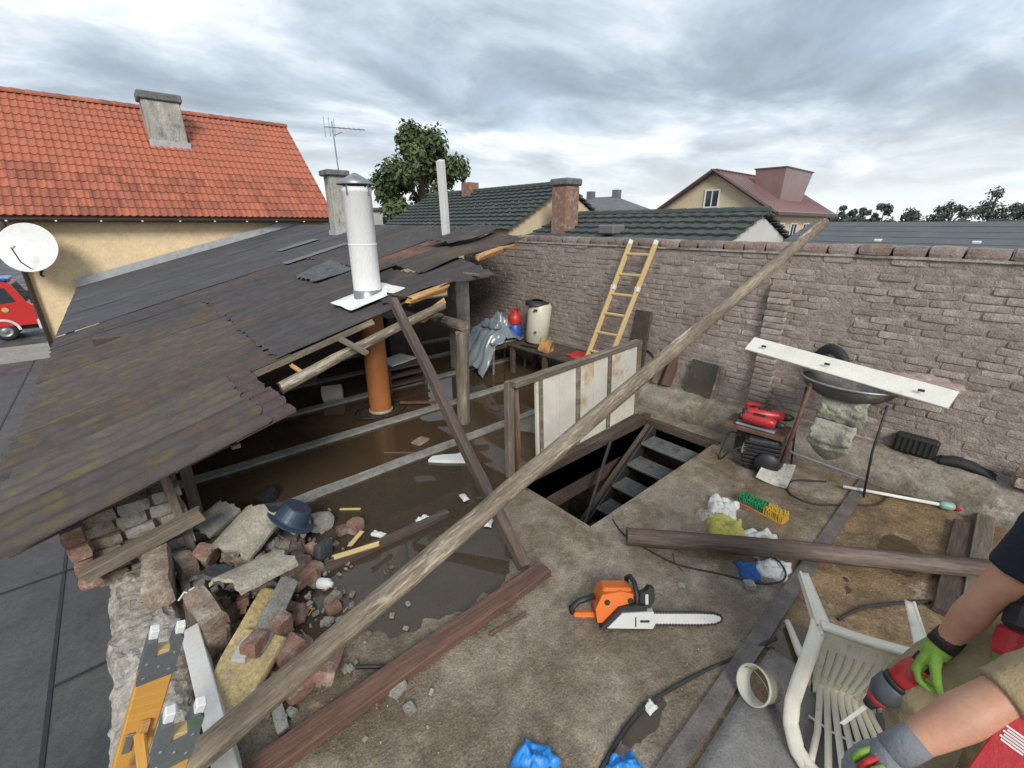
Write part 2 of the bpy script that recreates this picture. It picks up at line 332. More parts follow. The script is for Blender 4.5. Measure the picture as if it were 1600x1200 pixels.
P('grey_render', (0.40, 0.385, 0.34), (0.31, 0.30, 0.265), 5, 0.95, 0.4, 30, c3=(0.15, 0.145, 0.13), sc3=3.4, t3=0.54, st=(1, 1, 0.35))
P('cap_concrete', (0.17, 0.175, 0.17), (0.12, 0.12, 0.12), 6, 0.9, 0.4, 40)
P('green_tile', (0.062, 0.075, 0.07), (0.045, 0.055, 0.052), 2, 0.8, 0.2, 20, c3=(0.085, 0.095, 0.08), sc3=1)
P('grey_shingle', (0.115, 0.122, 0.132), (0.09, 0.096, 0.105), 1.6, 0.85, 0.3, 14, c3=(0.12, 0.13, 0.145), sc3=3)
P('red_metal', (0.28, 0.175, 0.168), (0.24, 0.15, 0.145), 1, 0.35, 0.05, 10)
P('far_grey', (0.16, 0.165, 0.17), None, 1, 0.9, 0.1, 10)
P('white_trim', (0.72, 0.72, 0.70), (0.66, 0.66, 0.64), 6, 0.5, 0.05, 40)
P('glass', (0.035, 0.045, 0.055), (0.03, 0.04, 0.05), 2, 0.06, 0.0)
P('wood_grey', (0.20, 0.165, 0.125), (0.125, 0.10, 0.075), 14, 0.85, 0.5, 40, st=(0.12, 1, 1), c3=(0.28, 0.245, 0.195), sc3=9, t3=0.56, rnd=0.15)
P('wood_dark', (0.105, 0.072, 0.055), (0.06, 0.042, 0.034), 12, 0.75, 0.5, 40, st=(0.12, 1, 1), c3=(0.15, 0.115, 0.095), sc3=7, t3=0.56, rnd=0.12)
P('wood_redbrown', (0.155, 0.082, 0.055), (0.10, 0.055, 0.04), 12, 0.7, 0.4, 40, st=(0.12, 1, 1), c3=(0.17, 0.12, 0.10), sc3=5, t3=0.58)
P('wood_pole', (0.25, 0.20, 0.145), (0.155, 0.12, 0.085), 12, 0.85, 0.6, 45, st=(0.14, 1, 1), c3=(0.46, 0.40, 0.31), sc3=9, t3=0.55, c4=(0.10, 0.075, 0.055), sc4=11, t4=0.59, grain=0.45)
P('wood_fresh', (0.50, 0.28, 0.105), (0.32, 0.16, 0.055), 14, 0.8, 0.6, 50, st=(0.15, 1, 1), c3=(0.62, 0.42, 0.19), sc3=9, t3=0.56)
P('wood_yellow', (0.60, 0.44, 0.21), (0.52, 0.37, 0.165), 10, 0.55, 0.2, 40, st=(0.12, 1, 1), c3=(0.70, 0.53, 0.25), sc3=5)
P('wood_varnish', (0.66, 0.36, 0.085), (0.56, 0.28, 0.06), 10, 0.4, 0.15, 40, st=(0.12, 1, 1), c3=(0.42, 0.24, 0.09), sc3=5, t3=0.6)
P('white_paint', (0.66, 0.64, 0.57), (0.58, 0.55, 0.47), 4, 0.7, 0.2, 40, c3=(0.50, 0.34, 0.19), sc3=1.8, t3=0.56)
P('white_board', (0.74, 0.72, 0.64), (0.66, 0.64, 0.56), 4, 0.5, 0.1, 40, c3=(0.52, 0.46, 0.36), sc3=5, t3=0.62)
P('white_pipe', (0.80, 0.80, 0.78), (0.73, 0.73, 0.71), 4, 0.9, 0.15, 40, c3=(0.52, 0.50, 0.46), sc3=4, t3=0.55, w3=0.15, st=(1, 1, 0.3))
P('orange_pipe', (0.45, 0.165, 0.055), (0.38, 0.14, 0.048), 3, 0.45, 0.08, 30, c3=(0.42, 0.17, 0.07), sc3=3, t3=0.58)
P('zinc', (0.33, 0.34, 0.35), (0.24, 0.25, 0.255), 5, 0.4, 0.1, 30, metal=0.6, c3=(0.22, 0.2, 0.18), sc3=6)
P('dark_metal', (0.05, 0.05, 0.052), (0.03, 0.03, 0.032), 8, 0.55, 0.2, 50, metal=0.3, c3=(0.10, 0.06, 0.04), sc3=7, t3=0.62)
P('rusty', (0.19, 0.085, 0.045), (0.11, 0.055, 0.035), 9, 0.8, 0.4, 50)
P('stair_tread', (0.20, 0.215, 0.21), (0.14, 0.15, 0.15), 8, 0.5, 0.2, 60, metal=0.3, c3=(0.10, 0.09, 0.07), sc3=6)
P('black', (0.015, 0.015, 0.016), (0.022, 0.022, 0.024), 8, 0.5, 0.1, 40)
P('rubber', (0.02, 0.02, 0.021), (0.03, 0.029, 0.028), 8, 0.7, 0.1, 60)
P('crusted', (0.36, 0.35, 0.29), (0.26, 0.26, 0.215), 8, 0.9, 0.5, 50, c3=(0.42, 0.41, 0.27), sc3=5, t3=0.55)
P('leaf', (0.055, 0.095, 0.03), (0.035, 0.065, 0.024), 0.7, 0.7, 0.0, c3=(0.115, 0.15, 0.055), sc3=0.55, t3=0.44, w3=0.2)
P('leaf_far', (0.095, 0.118, 0.10), (0.075, 0.095, 0.082), 0.2, 0.8, 0.0)  # paler and bluer than near leaves: distance haze put into the colour
P('bark', (0.085, 0.065, 0.05), None, 6, 0.9, 0.5, 20)
def water_mat(name, col, dens):
    m = bpy.data.materials.new(name); m.use_nodes = True; n = m.node_tree.nodes; L = m.node_tree.links
    for x in list(n): n.remove(x)
    out = n.new('ShaderNodeOutputMaterial'); tr = n.new('ShaderNodeBsdfTransparent'); tr.inputs[0].default_value = (0.74, 0.64, 0.52, 1)
    df = n.new('ShaderNodeBsdfDiffuse'); df.inputs[0].default_value = (*col, 1); gl = n.new('ShaderNodeBsdfGlossy'); gl.inputs['Roughness'].default_value = 0.02
    m1 = n.new('ShaderNodeMixShader'); m1.inputs[0].default_value = dens; L.new(tr.outputs[0], m1.inputs[1]); L.new(df.outputs[0], m1.inputs[2])
    fr = n.new('ShaderNodeFresnel'); fr.inputs[0].default_value = 1.55; m2 = n.new('ShaderNodeMixShader'); L.new(fr.outputs[0], m2.inputs[0]); L.new(m1.outputs[0], m2.inputs[1]); L.new(gl.outputs[0], m2.inputs[2])
    tc = n.new('ShaderNodeTexCoord'); nz = n.new('ShaderNodeTexNoise'); nz.inputs['Scale'].default_value = 3.0; bp = n.new('ShaderNodeBump'); bp.inputs['Strength'].default_value = 0.04; bp.inputs['Distance'].default_value = 0.02
    L.new(tc.outputs['Object'], nz.inputs['Vector']); L.new(nz.outputs[0], bp.inputs['Height']); L.new(bp.outputs[0], gl.inputs['Normal'])
    L.new(m2.outputs[0], out.inputs[0]); MATS[name] = m
water_mat('water', (0.15, 0.098, 0.058), 0.5)
water_mat('water_clear', (0.135, 0.105, 0.075), 0.42)

# ================================================================ THE SETTING
GZ = -3.7
struct(MB().box(-3000, 3000, -3000, 3000, GZ - 1, GZ).build('ground', 'asphalt'))
struct(MB().box(-40, -2.2, 29.0, 33.0, GZ + 0.004, GZ + 0.02).build('pavement', 'paving'))
# seams of the courtyard surface
for k, (x, y0, y1) in enumerate(((-1.98, 2, 16), (-3.85, 12, 29))):
    struct(MB().box(x - 0.025, x + 0.025, y0, y1, GZ + 0.002, GZ + 0.012).build('ground_seam', 'black'))
for y, x0, x1 in ((10.0, -3.0, -0.6), (13.6, -3.2, -0.6), (7.2, -1.95, -0.6)):
    struct(MB().box(x0, x1, y - 0.02, y + 0.02, GZ + 0.013, GZ + 0.02).build('ground_seam', 'black'))
def floor_h(x, y):
    h = 0.010 + 0.010 * noise.noise((x * 1.3, y * 1.3, 2)) + 0.005 * noise.noise((x * 4, y * 4, 5)) + 0.0026 * noise.noise((x * 14, y * 14, 1)) + 0.0014 * noise.noise((x * 34, y * 34, 6))
    for cx, cy, sx, sy, d in ((1.05, 2.15, 0.62, 0.42, 0.034), (1.3, 3.0, 1.1, 0.42, 0.05), (2.1, 3.1, 0.7, 0.4, 0.05), (0.75, 2.55, 0.5, 0.25, 0.03), (2.3, 0.1, 0.3, 0.32, 0.03), (0.6, 0.7, 0.25, 0.18, 0.014), (1.35, 0.62, 0.28, 0.12, 0.016), (3.1, 0.22, 0.22, 0.16, 0.014), (3.7, 0.05, 0.35, 0.2, 0.016)):
        h -= d * math.exp(-((x - cx) / sx) ** 2 - ((y - cy) / sy) ** 2)
    return h
HX0, HX1, HY0, HY1 = 2.28, 4.32, 1.68, 2.50        # the stair hatch
def floor_patch(mb, x0, x1, y0, y1, st):
    nx, ny = max(1, round((x1 - x0) / st)), max(1, round((y1 - y0) / st))
    mb.grid(lambda u, v: (x0 + (x1 - x0) * u, y0 + (y1 - y0) * v, floor_h(x0 + (x1 - x0) * u, y0 + (y1 - y0) * v)), nx, ny)
m = MB()
floor_patch(m, -0.3, HX0, 0.46, 3.46, 0.035); floor_patch(m, HX0, HX1, 0.46, HY0, 0.035); floor_patch(m, HX0, HX1, HY1, 3.46, 0.035); floor_patch(m, HX1, 4.9, 0.46, 3.46, 0.035)
struct(m.build('terrace_floor', 'slab', None, True))
m = MB(); floor_patch(m, -0.3, 4.9, -3.0, 0.40, 0.04); struct(m.build('terrace_floor_near_wall', 'slab_ochre', None, True))
struct(MB().box(-0.45, 5.1, -3.0, HY0, -0.32, -0.06).build('deck', 'concrete'))
struct(MB().box(-0.45, HX0, HY0, HY1, -0.32, -0.06).build('deck', 'concrete'))
struct(MB().box(HX1, 5.1, HY0, HY1, -0.32, -0.06).build('deck', 'concrete'))
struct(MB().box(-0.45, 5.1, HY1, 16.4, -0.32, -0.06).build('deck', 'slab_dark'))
# hatch lining
m = MB()
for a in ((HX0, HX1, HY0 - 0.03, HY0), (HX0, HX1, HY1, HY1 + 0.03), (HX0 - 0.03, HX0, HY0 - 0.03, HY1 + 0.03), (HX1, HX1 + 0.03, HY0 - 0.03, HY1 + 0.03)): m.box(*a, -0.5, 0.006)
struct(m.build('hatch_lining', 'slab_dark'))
# ribs of the deck
for k, y in enumerate((3.53, 4.48, 5.47, 6.45, 7.4)):
    mb = MB().slab(lambda u, v: (-0.3 + 5.2 * u, y - 0.055 + 0.11 * v + 0.012 * noise.noise((u * 9, k, 0)), 0.022 + 0.006 * noise.noise((u * 20, v * 2, k))), 70, 3, 0.09)
    struct(mb.build('floor_rib', 'rib'))
mb = MB().slab(lambda u, v: (0.2 + 4.6 * u, 0.395 + 0.085 * v + 0.006 * noise.noise((u * 9, 3, 0)), 0.03 + 0.004 * noise.noise((u * 30, v * 2, 8))), 60, 2, 0.06)
struct(mb.build('floor_rib', 'rib_dark'))
# standing water
struct(MB().box(-0.3, HX0 - 0.031, 0.5, 3.475, -0.05, 0.0).build('puddle', 'water_clear'))
struct(MB().box(HX0 - 0.029, 4.9, HY1 + 0.032, 3.475, -0.05, 0.0).build('puddle', 'water'))
struct(MB().box(-0.3, 4.9, -3.0, 0.39, -0.05, 0.0).build('puddle', 'water'))
for a, b in ((3.585, 4.425), (4.535, 5.415), (5.525, 6.395), (6.505, 7.345)):
    struct(MB().box(-0.3, 4.9, a, b, -0.055, -0.006).build('puddle', 'water'))
# the block under the terrace
for a in ((-0.5, -0.45, -3.0, 16.5, GZ, -0.06), (5.1, 5.15, -3.0, 16.5, GZ, -0.06), (-0.45, 5.1, -3.05, -3.0, GZ, -0.06)):
    struct(MB().box(*a).build('building_wall', 'plaster'))
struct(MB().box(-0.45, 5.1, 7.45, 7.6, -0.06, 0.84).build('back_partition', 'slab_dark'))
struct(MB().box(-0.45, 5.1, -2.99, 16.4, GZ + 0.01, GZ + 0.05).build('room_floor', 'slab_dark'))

# ---------------------------------------------------------------- parapet on the courtyard side
def parapet():
    t = thing('parapet', 'crumbling pale plastered parapet along the courtyard edge', 'parapet', (-0.34, 2.0, 0))
    n = 120
    prof = [(-0.50, -0.3), (-0.505, -0.1), (-0.50, 0.04), (-0.47, 0.085), (-0.40, 0.10), (-0.32, 0.095), (-0.25, 0.085), (-0.20, 0.06), (-0.185, 0.0), (-0.18, -0.05)]
    def fn(u, v):
        y = -1.5 + 4.95 * u; i = min(len(prof) - 2, int(v * (len(prof) - 1))); f = v * (len(prof) - 1) - i
        x = prof[i][0] + (prof[i + 1][0] - prof[i][0]) * f; z = prof[i][1] + (prof[i + 1][1] - prof[i][1]) * f
        d = V((noise.noise((x * 6, y * 5, z * 6)), 0, noise.noise((x * 6 + 9, y * 5, z * 6)))) * 0.030 + V((noise.noise((x * 60, y * 55, z * 60)), 0, noise.noise((x * 60 + 9, y * 55, z * 60)))) * 0.006 + V((noise.noise((x * 22, y * 19, z * 20)), 0, noise.noise((x * 22 + 9, y * 19, z * 20)))) * 0.014
        return (x + d.x, y, z + d.z)
    MB().grid(fn, n * 4, 45).build('plaster_top', 'plaster', t)
    MB().box(-0.48, -0.2, -1.5, 3.44, -0.3, 0.03).build('core', 'oldbrick', t)
parapet()

# ---------------------------------------------------------------- the long brick wall
def brick_wall():
    t = thing('brick_wall', 'long weathered grey-brown brick wall closing the roof terrace', 'wall', (5.0, 2.0, 0))
    MB().box(4.975, 5.16, -3.0, 7.0, -0.05, 1.925).build('wall_core', 'mortar', t)
    MB().grid(lambda u, v: (lambda y, z: (4.9475 + 0.006 * noise.noise((y * 2.3, z * 3, 1)) + 0.0065 * noise.noise((y * 9, z * 13, 2)) + 0.003 * noise.noise((y * 28, z * 34, 3)), y, z))(-3 + 10 * u, 0.1 + 1.84 * v), 420, 84).build('smeared_mortar', 'mortar', t)
    variants = []
    for k in range(8):
        me = chunk_mesh('brick', 0.05, 0.222, 0.055, k * 1.37 + 0.3, 0.10, 4, 0.0 if k % 3 else 0.93); me.materials.append(MATS['wallbrick']); variants.append(me)
    places = []
    for r in range(27):
        z = 0.262 + r * 0.0620
        y = -3.0 + (0.12 if r % 2 else 0.0) + rnd(-0.03, 0.03)
        while y < 6.9:
            w = rnd(0.93, 1.07)
            wob = 0.012 * noise.noise((y * 0.8, r * 0.31, 4)) + 0.010 * noise.noise((y * 0.5, 7, 4))
            if not (rnd(0, 1) < 0.03): places.append((4.966 + rnd(-0.006, 0.006) + 0.004 * noise.noise((y, z * 3, 0)), y + 0.115 * w, z + 0.0280 + wob, w, rnd(0.96, 1.06)))
            y += 0.232 * w + rnd(0, 0.010)
    places.sort(key=lambda p: (p[0] ** 2 + p[1] ** 2) + (60 if p[1] < -0.45 else 0))
    rest = MB()
    for i, (x, y, z, w, h) in enumerate(places):
        me = variants[i % 8]; M = TRS((x, y, z), (rnd(-1.6, 1.6), rnd(-2, 2), rnd(-1.2, 1.2)), (1, w, h))
        if i < 300: link('brick', me, None, t, M)
        else: rest.add([v.co for v in me.vertices], [tuple(p.vertices) for p in me.polygons], M)
    stuff(rest.build('brickwork', 'wallbrick', t))
    # coping of red bricks laid across
    y = -3.0; k = 0
    cp = chunk_mesh('coping_brick', 0.26, 0.26, 0.088, 5.2, 0.07, 3); cp.materials.append(MATS['coping'])
    while y < 6.95:
        w = rnd(0.75, 1.15); link('coping_brick', cp, None, t, TRS((5.055, y + 0.13 * w, 1.985 + rnd(-0.004, 0.004)), (rnd(-1, 1), rnd(-1, 1), 0), (1, w, 1))); y += 0.26 * w + 0.008
    MB().slab(lambda u, v: (4.925 + 0.26 * v, -3 + 9.95 * u, 1.945 + 0.006 * noise.noise((u * 60, v * 2, 0))), 90, 2, 0.02).build('mortar_bed', 'plaster', t)
    # pilaster
    pm = chunk_mesh('pilaster_brick', 0.10, 0.19, 0.055, 2.2, 0.10, 3); pm.materials.append(MATS['wallbrick'])
    for r in range(22):
        link('pilaster_brick', pm, None, t, TRS((4.915, 1.53 + rnd(-0.006, 0.006), 0.30 + r * 0.062), (rnd(-2, 2), rnd(-2, 2), rnd(-2, 2))))
    MB().box(4.885, 4.94, 1.455, 1.605, 0.2, 1.66).build('pilaster_core', 'mortar', t)
brick_wall()
# sloping concrete haunch at the foot of the wall
def ledge():
    t = tag(MB().grid(lambda u, v: (lambda y, x, z: (x + 0.02 * noise.noise((y * 3, v * 3, 1)) + 0.008 * noise.noise((y * 14, v * 9, 1)), y, z + 0.025 * noise.noise((y * 2.5, v * 3, 7)) + 0.010 * noise.noise((y * 13, v * 8, 7))))(-3 + 6.05 * u, 4.97 - 0.34 * min(1, v * 1.35) ** 1.2, 0.29 * (1 - max(0, (v - 0.45) / 0.55) ** 1.0) if v > 0.45 else 0.29 + 0.02 * (0.45 - v)), 150, 14).build('concrete_haunch', 'ledge', None, True), 'rough sloping concrete haunch along the foot of the brick wall', 'haunch')
ledge()

# ---------------------------------------------------------------- lean-to roof over the back of the terrace
RZ, RK = 0.856, 0.269
def roof_z(x): return RZ + RK * x
def corr_sheet(name, x0, x1, y0, y1, mat, parent, lift=0.0, sd=0.0, sag=0.012, rag=0.012, amp=0.0105, pitch=0.175, bend=None):
    ny = max(6, int((y1 - y0) / pitch * 8)); nx = 12
    def fn(u, v):
        y = y0 + (y1 - y0) * v; e = rag * noise.noise((y * 9, sd, u * 2))
        x = x0 + (x1 - x0) * u + (e if u in (0, 1) else 0)
        z = roof_z(x) + lift + amp * math.sin(2 * math.pi * y / pitch) + sag * noise.noise((x * 1.4, y * 1.1, sd * 0.1)) + 0.004 * noise.noise((x * 8, y * 8, sd))
        if bend: z += bend(u, v)
        return (x, y, z)
    o = MB().slab(fn, nx, ny, 0.006).build(name, mat, parent, False); return o
def lean_to():
    t = thing('lean_to_roof', 'dark corrugated lean-to roof, mossy in front and felt-covered behind', 'roof', (1.5, 8.0, 0.8))
    k = 0
    # front mossy row that projects towards the rubble
    for a, b in ((2.86, 3.50), (3.46, 4.12)):
        corr_sheet('corrugated_sheet', -0.86 + 0.02 * k, 0.50 - 0.03 * k, a, b, 'corrugated_mossy', t, 0.032 + 0.006 * k, k, rag=0.05); corr_sheet('corrugated_sheet', 0.3, 0.66 - 0.03 * k, a, b, 'corrugated_purple', t, 0.022 + 0.006 * k, k, rag=0.03); k += 1
    y = 4.05
    while y < 9.0:
        for j, (xa, xb) in enumerate(((-0.92, 0.98), (0.86, 2.78), (2.66, 4.62))):
            ya = y
            if j == 2 and y < 4.9: continue
            if j == 1 and 4.3 < y < 4.4: pass
            corr_sheet('corrugated_sheet', xa + rnd(-0.02, 0.02), xb + rnd(-0.02, 0.02), ya, ya + 0.90, 'corrugated_mossy' if (j == 0 and y < 6.6) else 'corrugated', t, 0.012 * j + rnd(0, 0.008) + (0.010 if (k % 2) else 0), k, rag=0.05); k += 1
        y += 0.85
    y = 9.15
    while y < 16.3:
        sd = rnd(0, 50); y2 = min(16.42, y + 1.02)
        MB().slab(lambda u, v: (-0.93 + 5.75 * u + 0.01 * noise.noise((v * 5, sd, 0)), y + (y2 - y) * v, roof_z(-0.93 + 5.75 * u) + 0.028 + 0.010 * noise.noise((u * 5, v * 2 + sd, 1)) + 0.004 * (1 - v)), 34, 6, 0.004).build('felt_strip', 'felt', t); y += 0.98
    # felt also laps over the upper edge against the wall
    for a, b, c, d in ((2.75, 3.6, 10.75, 11.15), (2.3, 3.5, 8.75, 9.05)):
        MB().slab(lambda u, v: (a + (b - a) * u, c + (d - c) * v, roof_z(a + (b - a) * u) + 0.055 + 0.006 * noise.noise((u * 4, v, a))), 14, 4, 0.006).build('felt_patch', 'felt_patch', t)
    # bent and broken sheets at the torn edge
    corr_sheet('bent_sheet', 2.0, 3.35, 4.1, 4.98, 'corrugated', t, 0.045, 31, 0.03, 0.05, bend=lambda u, v: -0.10 * (1 - v) * u + 0.05 * math.sin(u * 5) * (1 - v))
    corr_sheet('bent_sheet', 2.75, 4.42, 4.75, 5.55, 'corrugated', t, 0.07, 32, 0.03, 0.05, bend=lambda u, v: 0.05 * math.sin(u * 4 + 1) - 0.05 * (1 - v))
    corr_sheet('bent_sheet', 3.55, 4.5, 5.35, 6.0, 'corrugated', t, 0.10, 36, 0.02, 0.05, bend=lambda u, v: 0.10 * max(0, 0.4 - u) + 0.03 * v)
    corr_sheet('rusty_sheet', 2.55, 3.75, 5.65, 6.35, 'corrugated_rust', t, 0.055, 33, 0.02, 0.07)
    # small torn sheet near the pipe
    corr_sheet('torn_sheet', 2.0, 2.55, 6.4, 7.3, 'slate', t, 0.06, 35, 0.03, 0.06, bend=lambda u, v: 0.05 * u * v)
    board('flashing', (-0.93, 16.46, roof_z(-0.93) + 0.10), (4.95, 16.46, roof_z(4.95) + 0.10), 0.10, 0.24, 'flashing', t, 0, 0.006)
    board('eave_batten', (-0.80, 4.05, roof_z(-0.8) - 0.06), (-0.80, 16.3, roof_z(-0.8) - 0.06), 0.06, 0.08, 'wood_grey', t)
    # rafters and purlins below the sheets
    for y in (3.3, 4.75, 6.2, 7.7, 9.2, 11, 13, 15):
        x1 = 0.55 if y < 4 else (2.9 if y < 5 else 4.8)
        board('rafter', (-0.82, y, roof_z(-0.82) - 0.11), (x1, y, roof_z(x1) - 0.11), 0.09, 0.11, 'wood_dark', t)
    for x in (0.3, 1.2, 2.2, 3.1, 4.0):
        board('batten', (x, 4.1 if x > 0.6 else 2.95, roof_z(x) - 0.042), (x, 9.0, roof_z(x) - 0.042), 0.05, 0.025, 'wood_grey', t, 0, 0.001)
    board('verge_board', (0.66, 4.06, roof_z(0.66) - 0.03), (1.75, 4.06, roof_z(1.75) - 0.03), 0.03, 0.055, 'wood_grey', t, 0, 0.004, 0.004, 0.02)
    # side wall of the lean-to along the courtyard
    MB().box(-0.46, -0.25, 3.7, 16.4, -0.06, roof_z(-0.46) - 0.14).build('side_wall', 'plaster', t)
    # concrete pillar and dark cross wall by the brick wall
    MB().box(3.75, 4.0, 5.55, 5.8, -0.06, roof_z(3.75) - 0.16, 0.01).build('pillar', 'concrete', t)
lean_to()

# ================================================================ NEIGHBOURING HOUSES
def window(parent, M, w, h, bars=1, trim='white_trim', surround=0.0):
    """window in local XZ, facing local -Y, its centre at M"""
    wd = MB().box(-w / 2, w / 2, -0.03, 0.02, -h / 2, h / 2, 0, M).build('window', 'glass', parent)
    m = MB(); f = 0.055 if w < 1.5 else 0.07
    for a in ((-w / 2 - f, -w / 2 + f * 0.3, -h / 2 - f, h / 2 + f), (w / 2 - f * 0.3, w / 2 + f, -h / 2 - f, h / 2 + f)): m.box(a[0], a[1], -0.06, 0.0, a[2], a[3], 0, M)
    for a in ((-h / 2 - f, -h / 2 + f * 0.3), (h / 2 - f * 0.3, h / 2 + f)): m.box(-w / 2, w / 2, -0.058, 0.0, a[0], a[1], 0, M)
    for i in range(bars): x = -w / 2 + w * (i + 1) / (bars + 1); m.box(x - 0.025, x + 0.025, -0.055, 0.0, -h / 2, h / 2, 0, M)
    m.build('window_frame', trim, wd)
    return wd
def tile_roof(mb, A, B, Cc, Dd, rows, cols, step=0.03, wave=0.02, per=5):
    """slope A(bottom left) B(bottom right) C(top right) D(top left): rows lap over each other, with a wavy profile"""
    A, B, Cc, Dd = map(V, (A, B, Cc, Dd)); nrm = (B - A).cross(Dd - A).normalized()
    for r in range(rows):
        def fn(u, v):
            q = (r + v * 1.04) / rows; p = A.lerp(Dd, q).lerp(B.lerp(Cc, q), u)
            return tuple(p + nrm * (step * (1 - v) + wave * (0.5 + 0.5 * math.sin(2 * math.pi * u * cols))))
        mb.slab(fn, cols * per if wave else max(1, cols // 4), 1, nrm * -step * 0.8)
    return mb
def orange_house():
    t = thing('orange_roofed_house', 'cream rendered house with bright orange tiled roof at left', 'house', (2, 20, GZ))
    X0, X1, YF, YB = -1.85, 5.75, 16.62, 23.4
    MB().box(X0, X1, YF, YB, GZ, 2.40).build('wall', 'cream_wall', t)
    for x in (X0, X1 - 0.2):
        MB().prism([(YF, 2.40), (YB, 2.40), (20.0, 5.45)], 0.2, Matrix(((0, 0, 1, x), (1, 0, 0, 0), (0, 1, 0, 0), (0, 0, 0, 1)))).build('gable', 'cream_wall', t)
    ey, ez, ry, rz = 16.22, 2.44, 20.0, 5.70; xa, xb = -2.1, 6.06
    roof = MB().add([(xa, ey, ez - 0.06), (xb, ey, ez - 0.06), (xb, ry, rz - 0.06), (xa, ry, rz - 0.06), (xa, 2 * ry - ey, ez - 0.06), (xb, 2 * ry - ey, ez - 0.06),
                     (xa, ey + 0.12, ez - 0.10), (xb, ey + 0.12, ez - 0.10), (xb, ry, rz - 0.24), (xa, ry, rz - 0.24), (xa, 2 * ry - ey, ez - 0.2), (xb, 2 * ry - ey, ez - 0.2)],
                    [(0, 1, 2, 3), (3, 2, 5, 4), (7, 6, 9, 8), (8, 9, 10, 11), (0, 6, 7, 1), (4, 5, 11, 10), (0, 3, 9, 6), (3, 4, 10, 9), (2, 1, 7, 8), (5, 2, 8, 11)]).build('roof', 'orange_tile', t)
    L = math.hypot(ry - ey, rz - ez); ang = math.atan2(rz - ez, ry - ey); rows = 15; rl = L / rows; cols = 50; cw = (xb - xa) / cols
    n = 8
    def prof(u): return 0.030 * (0.5 - 0.5 * math.cos(2 * math.pi * min(1, u / 0.62))) if u < 0.62 else -0.004 * math.sin(math.pi * (u - 0.62) / 0.38)
    tm = MB().slab(lambda u, v: (cw * 1.03 * u, rl * 1.1 * v, 0.026 * (1 - v) + prof(u) + 0.006), n, 1, 0.020).mesh('roof_tile'); tm.materials.append(MATS['orange_tile'])
    tm.polygons.foreach_set('use_smooth', [False] * len(tm.polygons))
    rest = MB(); rot = Matrix.Rotation(ang, 4, 'X'); cnt = 0
    for r in range(rows):
        for c in range(cols):
            M = Matrix.Translation((xa + c * cw, ey + math.cos(ang) * rl * r - 0.03, ez - 0.055 + math.sin(ang) * rl * r)) @ rot @ Matrix.Rotation(rnd(-0.008, 0.008), 4, 'Z')
            if 1.60 < xa + (c + 0.5) * cw < 2.62 and 18.65 < ey + math.cos(ang) * rl * (r + 0.5) < 19.2: continue
            if cnt < 300: link('roof_tile', tm, None, roof, M); cnt += 1
            else: rest.add([v.co for v in tm.vertices], [tuple(p.vertices) for p in tm.polygons], M)
    stuff(rest.build('upper_roof_tiles', 'orange_tile', roof))
    m2 = MB()                                                   # half-round ridge tiles
    for i in range(26):
        x = xa + (xb - xa) * i / 26; l = (xb - xa) / 26
        MB().lathe([(0.105, 0.0), (0.115, l * 0.15), (0.098, l * 1.08)], TRS((x, ry, rz - 0.02), (0, 90, 0)), 10, -math.pi / 2 - 0.2 + math.pi / 2 + math.pi / 2, math.pi * 1.5 + 0.2).build('ridge_tile', 'orange_tile', roof)
    # rainwater gutter, fascia, downpipe
    g = MB().lathe([(0.065, 0), (0.065, xb - xa)], TRS((xa, ey - 0.04, ez - 0.10), (0, 90, 0)), 10, -math.pi / 2, math.pi / 2); g.build('gutter', 'brown_metal', t, True)
    MB().box(xa, xb, ey + 0.03, ey + 0.06, ez - 0.20, ez - 0.07).build('fascia', 'brown_metal', t)
    MB().box(xa + 0.1, xb - 0.1, ey + 0.06, YF, ez - 0.20, ez - 0.18).build('soffit', 'brown_metal', t)
    for i in range(10): MB().box(xa + 0.35 + i * 0.84, xa + 0.39 + i * 0.84, ey - 0.115, ey + 0.03, ez - 0.18, ez - 0.15).build('gutter_bracket', 'white_trim', t)
    MB().tube([(X0 + 0.02, ey, ez - 0.14), (X0 + 0.03, ey + 0.12, ez - 0.35), (X0 + 0.06, YF - 0.09, ez - 0.5), (X0 + 0.06, YF - 0.09, GZ)], 0.055, 10).build('downpipe', 'brown_metal', t, True)
    ch = MB().box(1.64, 2.60, 18.62, 19.3, 4.2, 5.72, 0.02).build('chimney', 'grey_render', t)
    MB().box(1.57, 2.67, 18.55, 19.37, 5.72, 5.93, 0.025).build('chimney_cap', 'cap_concrete', ch)
    MB().box(1.60, 2.64, 18.53, 18.62, 4.34, 4.62).build('chimney_flashing', 'flashing', ch)
orange_house()
